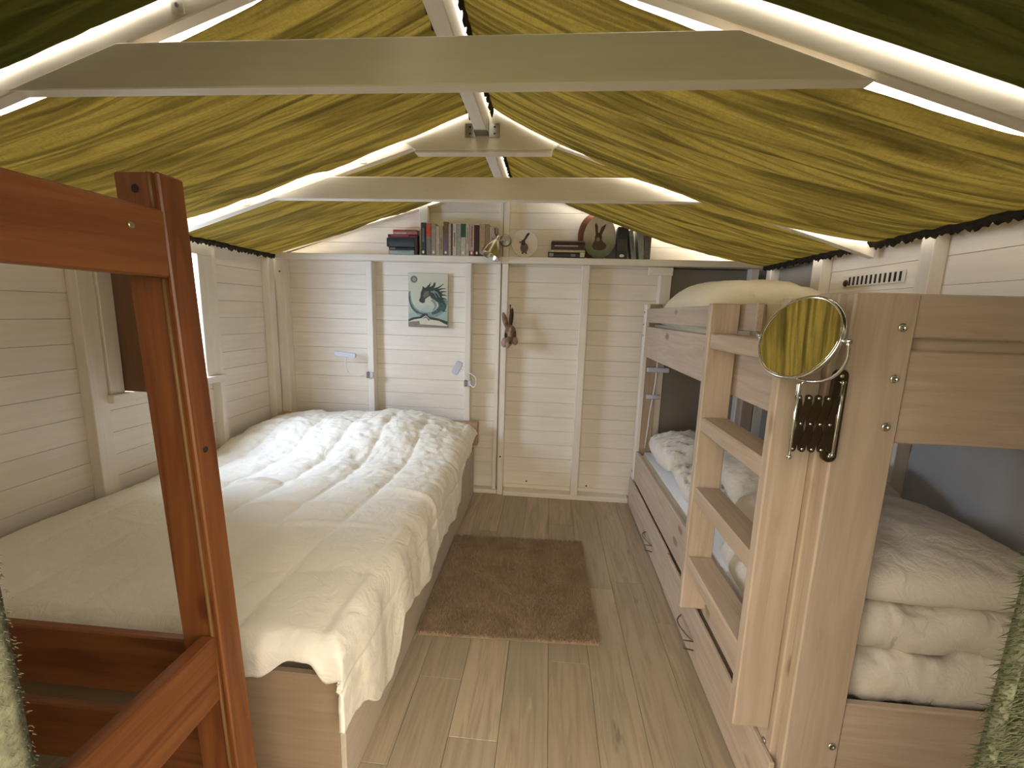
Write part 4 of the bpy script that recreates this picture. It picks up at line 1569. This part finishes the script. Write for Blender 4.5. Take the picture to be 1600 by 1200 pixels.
# ------------------------------------------------------------------ hanging hare head ornament
orn = root('hare_ornament', (-.31, 3.33, 1.23), 'rustic carved hare head with tall ears hanging on the centre post', 'ornament')
rustic = plain('weathered_brown_wood', (0.30, 0.185, 0.115), 0.85, 0, 35, 0.65, 0.9, 50)
rust2 = plain('pale_weathered_wood', (0.44, 0.31, 0.22), 0.85, 0, 35, 0.5, 0.8, 60)
rdark = plain('dark_carved_wood', (0.055, 0.022, 0.012), 0.8, 0, 40, 0.4)


def ell(bm_, c, r_, rot=0.0, n_=14, amp=.0):
    M_ = Matrix.Translation(c) @ Matrix.Rotation(rot, 4, 'Y') @ Matrix.Diagonal((*r_, 1))
    ret = bmesh.ops.create_uvsphere(bm_, u_segments=n_, v_segments=n_ - 4, radius=1)
    bmesh.ops.transform(bm_, matrix=M_, verts=ret['verts'])


bm_ = bmesh.new()
ell(bm_, (-.292, 3.315, 1.345), (.045, .030, .060))
ell(bm_, (-.300, 3.305, 1.285), (.030, .032, .048), .15)
link('head', bm_, rustic, orn, True)
bm_ = bmesh.new()
ell(bm_, (-.332, 3.315, 1.272), (.030, .024, .042), .25)
ell(bm_, (-.258, 3.315, 1.290), (.024, .022, .040), -.3)
link('cheek', bm_, rust2, orn, True)
bm_ = bmesh.new()
ell(bm_, (-.292, 3.292, 1.335), (.014, .010, .055), .08)
ell(bm_, (-.304, 3.284, 1.255), (.018, .014, .028), .15)
link('muzzle', bm_, rust2, orn, True, label='paler carved muzzle')
for c in ((-.325, 3.296, 1.325), (-.257, 3.296, 1.335)):
    bm_ = bmesh.new()
    ell(bm_, c, (.012, .009, .022), -.1, 10)
    link('eye', bm_, rdark, orn, True)
bm_ = bmesh.new()
ell(bm_, (-.290, 3.270, 1.272), (.008, .006, .012), 0, 10)
link('nose', bm_, rdark, orn, True)
bm_ = bmesh.new()
ell(bm_, (-.336, 3.325, 1.435), (.020, .014, .068), -.28)
link('ear', bm_, rustic, orn, True)
bm_ = bmesh.new()
ell(bm_, (-.290, 3.325, 1.455), (.017, .014, .080), .08)
link('ear', bm_, rdark, orn, True)
bm_ = bmesh.new()
tube(bm_, [(-.300, 3.335, 1.50), (-.301, 3.338, 1.545)], .0035, 8)
ell(bm_, (-.301, 3.336, 1.552), (.007, .007, .007), 0, 8)
link('hanging_peg', bm_, rdark, orn, True)

# ------------------------------------------------------------------ chrome spot lamp by the book row
sl = root('spot_lamp', (-.36, 3.34, 2.02), 'chrome bell shaped clip spot lamp hanging at the end of the book row', 'lamp')
bm_ = bmesh.new()
lathe(bm_, [(.046, 0), (.046, .006), (.040, .012), (.030, .014)], 28, Matrix.Translation((-.352, 3.359, 2.035)) @ Matrix.Rotation(pi / 2, 4, 'X'))
link('wall_rose', bm_, steel, sl, True)
bm_ = bmesh.new()
tube(bm_, [(-.352, 3.346, 2.035), (-.356, 3.31, 2.03), (-.375, 3.285, 2.025), (-.402, 3.272, 2.02)], .006, 10)
ell(bm_, (-.405, 3.270, 2.018), (.013, .013, .013))
link('arm', bm_, chrome, sl, True)
ax = Vector((-.06, -.035, -.145)).normalized()
Mz = Matrix.Translation((-.400, 3.268, 2.035)) @ Vector((0, 0, 1)).rotation_difference(ax).to_matrix().to_4x4()
bm_ = bmesh.new()
lathe(bm_, [(.008, -.022), (.017, -.018), (.019, .012), (.024, .022), (.046, .050), (.064, .090), (.074, .140), (.076, .146), (.072, .144), (.060, .090), (.042, .052), (.016, .025)], 32, Mz)
link('lamp_shade', bm_, plain('brushed_nickel', (0.56, 0.51, 0.41), 0.27, 1.0), sl, True)
bm_ = bmesh.new()
ell(bm_, Mz @ Vector((0, 0, .085)), (.022, .022, .026))
link('bulb', bm_, white_plastic, sl, True)
bm_ = bmesh.new()
tube(bm_, [(-.41, 3.29, 2.05), (-.425, 3.30, 2.075), (-.428, 3.305, 2.115)], .004, 8)
link('switch_lever', bm_, rdark, sl, True)

# ------------------------------------------------------------------ white clip reading lamps
def reading_lamp(loc, label, bar_c, bar_len, bar_w, ang, cable, clip, mir=False):
    rt = root('reading_lamp', loc, label, 'lamp', 'white clip-on reading lamps')
    bm_ = bmesh.new()
    L2, W2 = bar_len / 2, bar_w / 2
    pts_ = []
    for cx, cz, a0 in ((L2 - .012, W2 - .012, 0), (-L2 + .012, W2 - .012, pi / 2), (-L2 + .012, -W2 + .012, pi), (L2 - .012, -W2 + .012, 3 * pi / 2)):
        for k in range(5):
            a = a0 + pi / 2 * k / 4
            x, z = cx + .012 * cos(a), cz + .012 * sin(a)
            pts_.append((bar_c[0] + x * cos(ang) - z * sin(ang), bar_c[2] + x * sin(ang) + z * cos(ang)))
    prism(bm_, pts_, bar_c[1] - .009, bar_c[1] + .009)
    bmesh.ops.bevel(bm_, geom=list(bm_.edges), offset=.002, segments=1, affect='EDGES')
    link('lamp_head', bm_, lilac_plastic, rt)
    bm_ = bmesh.new()
    P_ = [Vector(p) for p in cable]
    Q = []
    for i in range(len(P_) - 1):
        a, b_, c, d_ = P_[max(i - 1, 0)], P_[i], P_[i + 1], P_[min(i + 2, len(P_) - 1)]
        for s in range(6):
            tt = s / 6
            Q.append(0.5 * ((2 * b_) + (-a + c) * tt + (2 * a - 5 * b_ + 4 * c - d_) * tt ** 2 + (-a + 3 * b_ - 3 * c + d_) * tt ** 3))
    Q.append(P_[-1])
    tube(bm_, Q, .0042, 8)
    link('gooseneck', bm_, white_plastic, rt, True)
    bm_ = bmesh.new()
    cx, cy, cz = clip
    box(bm_, cx - .026, cx - .008, cy - .012, cy + .034, cz - .026, cz + .026, .004)
    box(bm_, cx - .008, cx + .006, cy - .012, cy + .0, cz - .020, cz + .020, .003)
    c_ = link('clip', bm_, steel, rt)
    bm_ = bmesh.new()
    box(bm_, cx + .006, cx + .034, cy - .014, cy + .0, cz - .022, cz + .026, .005)
    link('clip_jaw', bm_, lilac_plastic, rt)
    return rt


reading_lamp((-1.43, 3.33, .96), 'white clip-on reading lamp with level bar head on the left stud above the bed',
             (-1.60, 3.27, 1.132), .175, .036, -.09,
             [(-1.598, 3.275, 1.115), (-1.602, 3.27, 1.06), (-1.585, 3.27, .99), (-1.53, 3.29, .955), (-1.475, 3.325, .962)], (-1.432, 3.336, .965))
reading_lamp((-.62, 3.33, .95), 'white clip-on reading lamp with tilted head on the stud right of the painting',
             (-.697, 3.27, 1.060), .110, .052, 1.10,
             [(-.672, 3.272, 1.055), (-.61, 3.262, 1.03), (-.555, 3.26, 1.00), (-.543, 3.26, .95), (-.565, 3.28, .91), (-.60, 3.32, .925)], (-.628, 3.336, .930))
# lamp in the lower bunk: two bars joined by a thin stem
r3 = root('bunk_lamp', (.82, 3.27, 1.0), 'white tube lamp with cable hanging at the head of the lower bunk', 'lamp')
bx('lamp_head', lilac_plastic, r3, .745, .905, 3.225, 3.25, 1.092, 1.128, .006)
bm_ = bmesh.new()
lathe(bm_, [(.016, 0), (.018, .004), (.018, .09), (.016, .094)], 14, Matrix.Translation((.755, 3.235, .905)) @ Matrix.Rotation(pi / 2, 4, 'Y'))
link('clip', bm_, lilac_plastic, r3, True)
bm_ = bmesh.new()
tube(bm_, [(.817, 3.24, 1.20), (.816, 3.24, 1.12), (.812, 3.235, 1.0), (.802, 3.235, .9), (.790, 3.235, .78), (.785, 3.235, .66), (.775, 3.24, .50)], .0048, 8)
link('cable', bm_, white_plastic, r3, True)
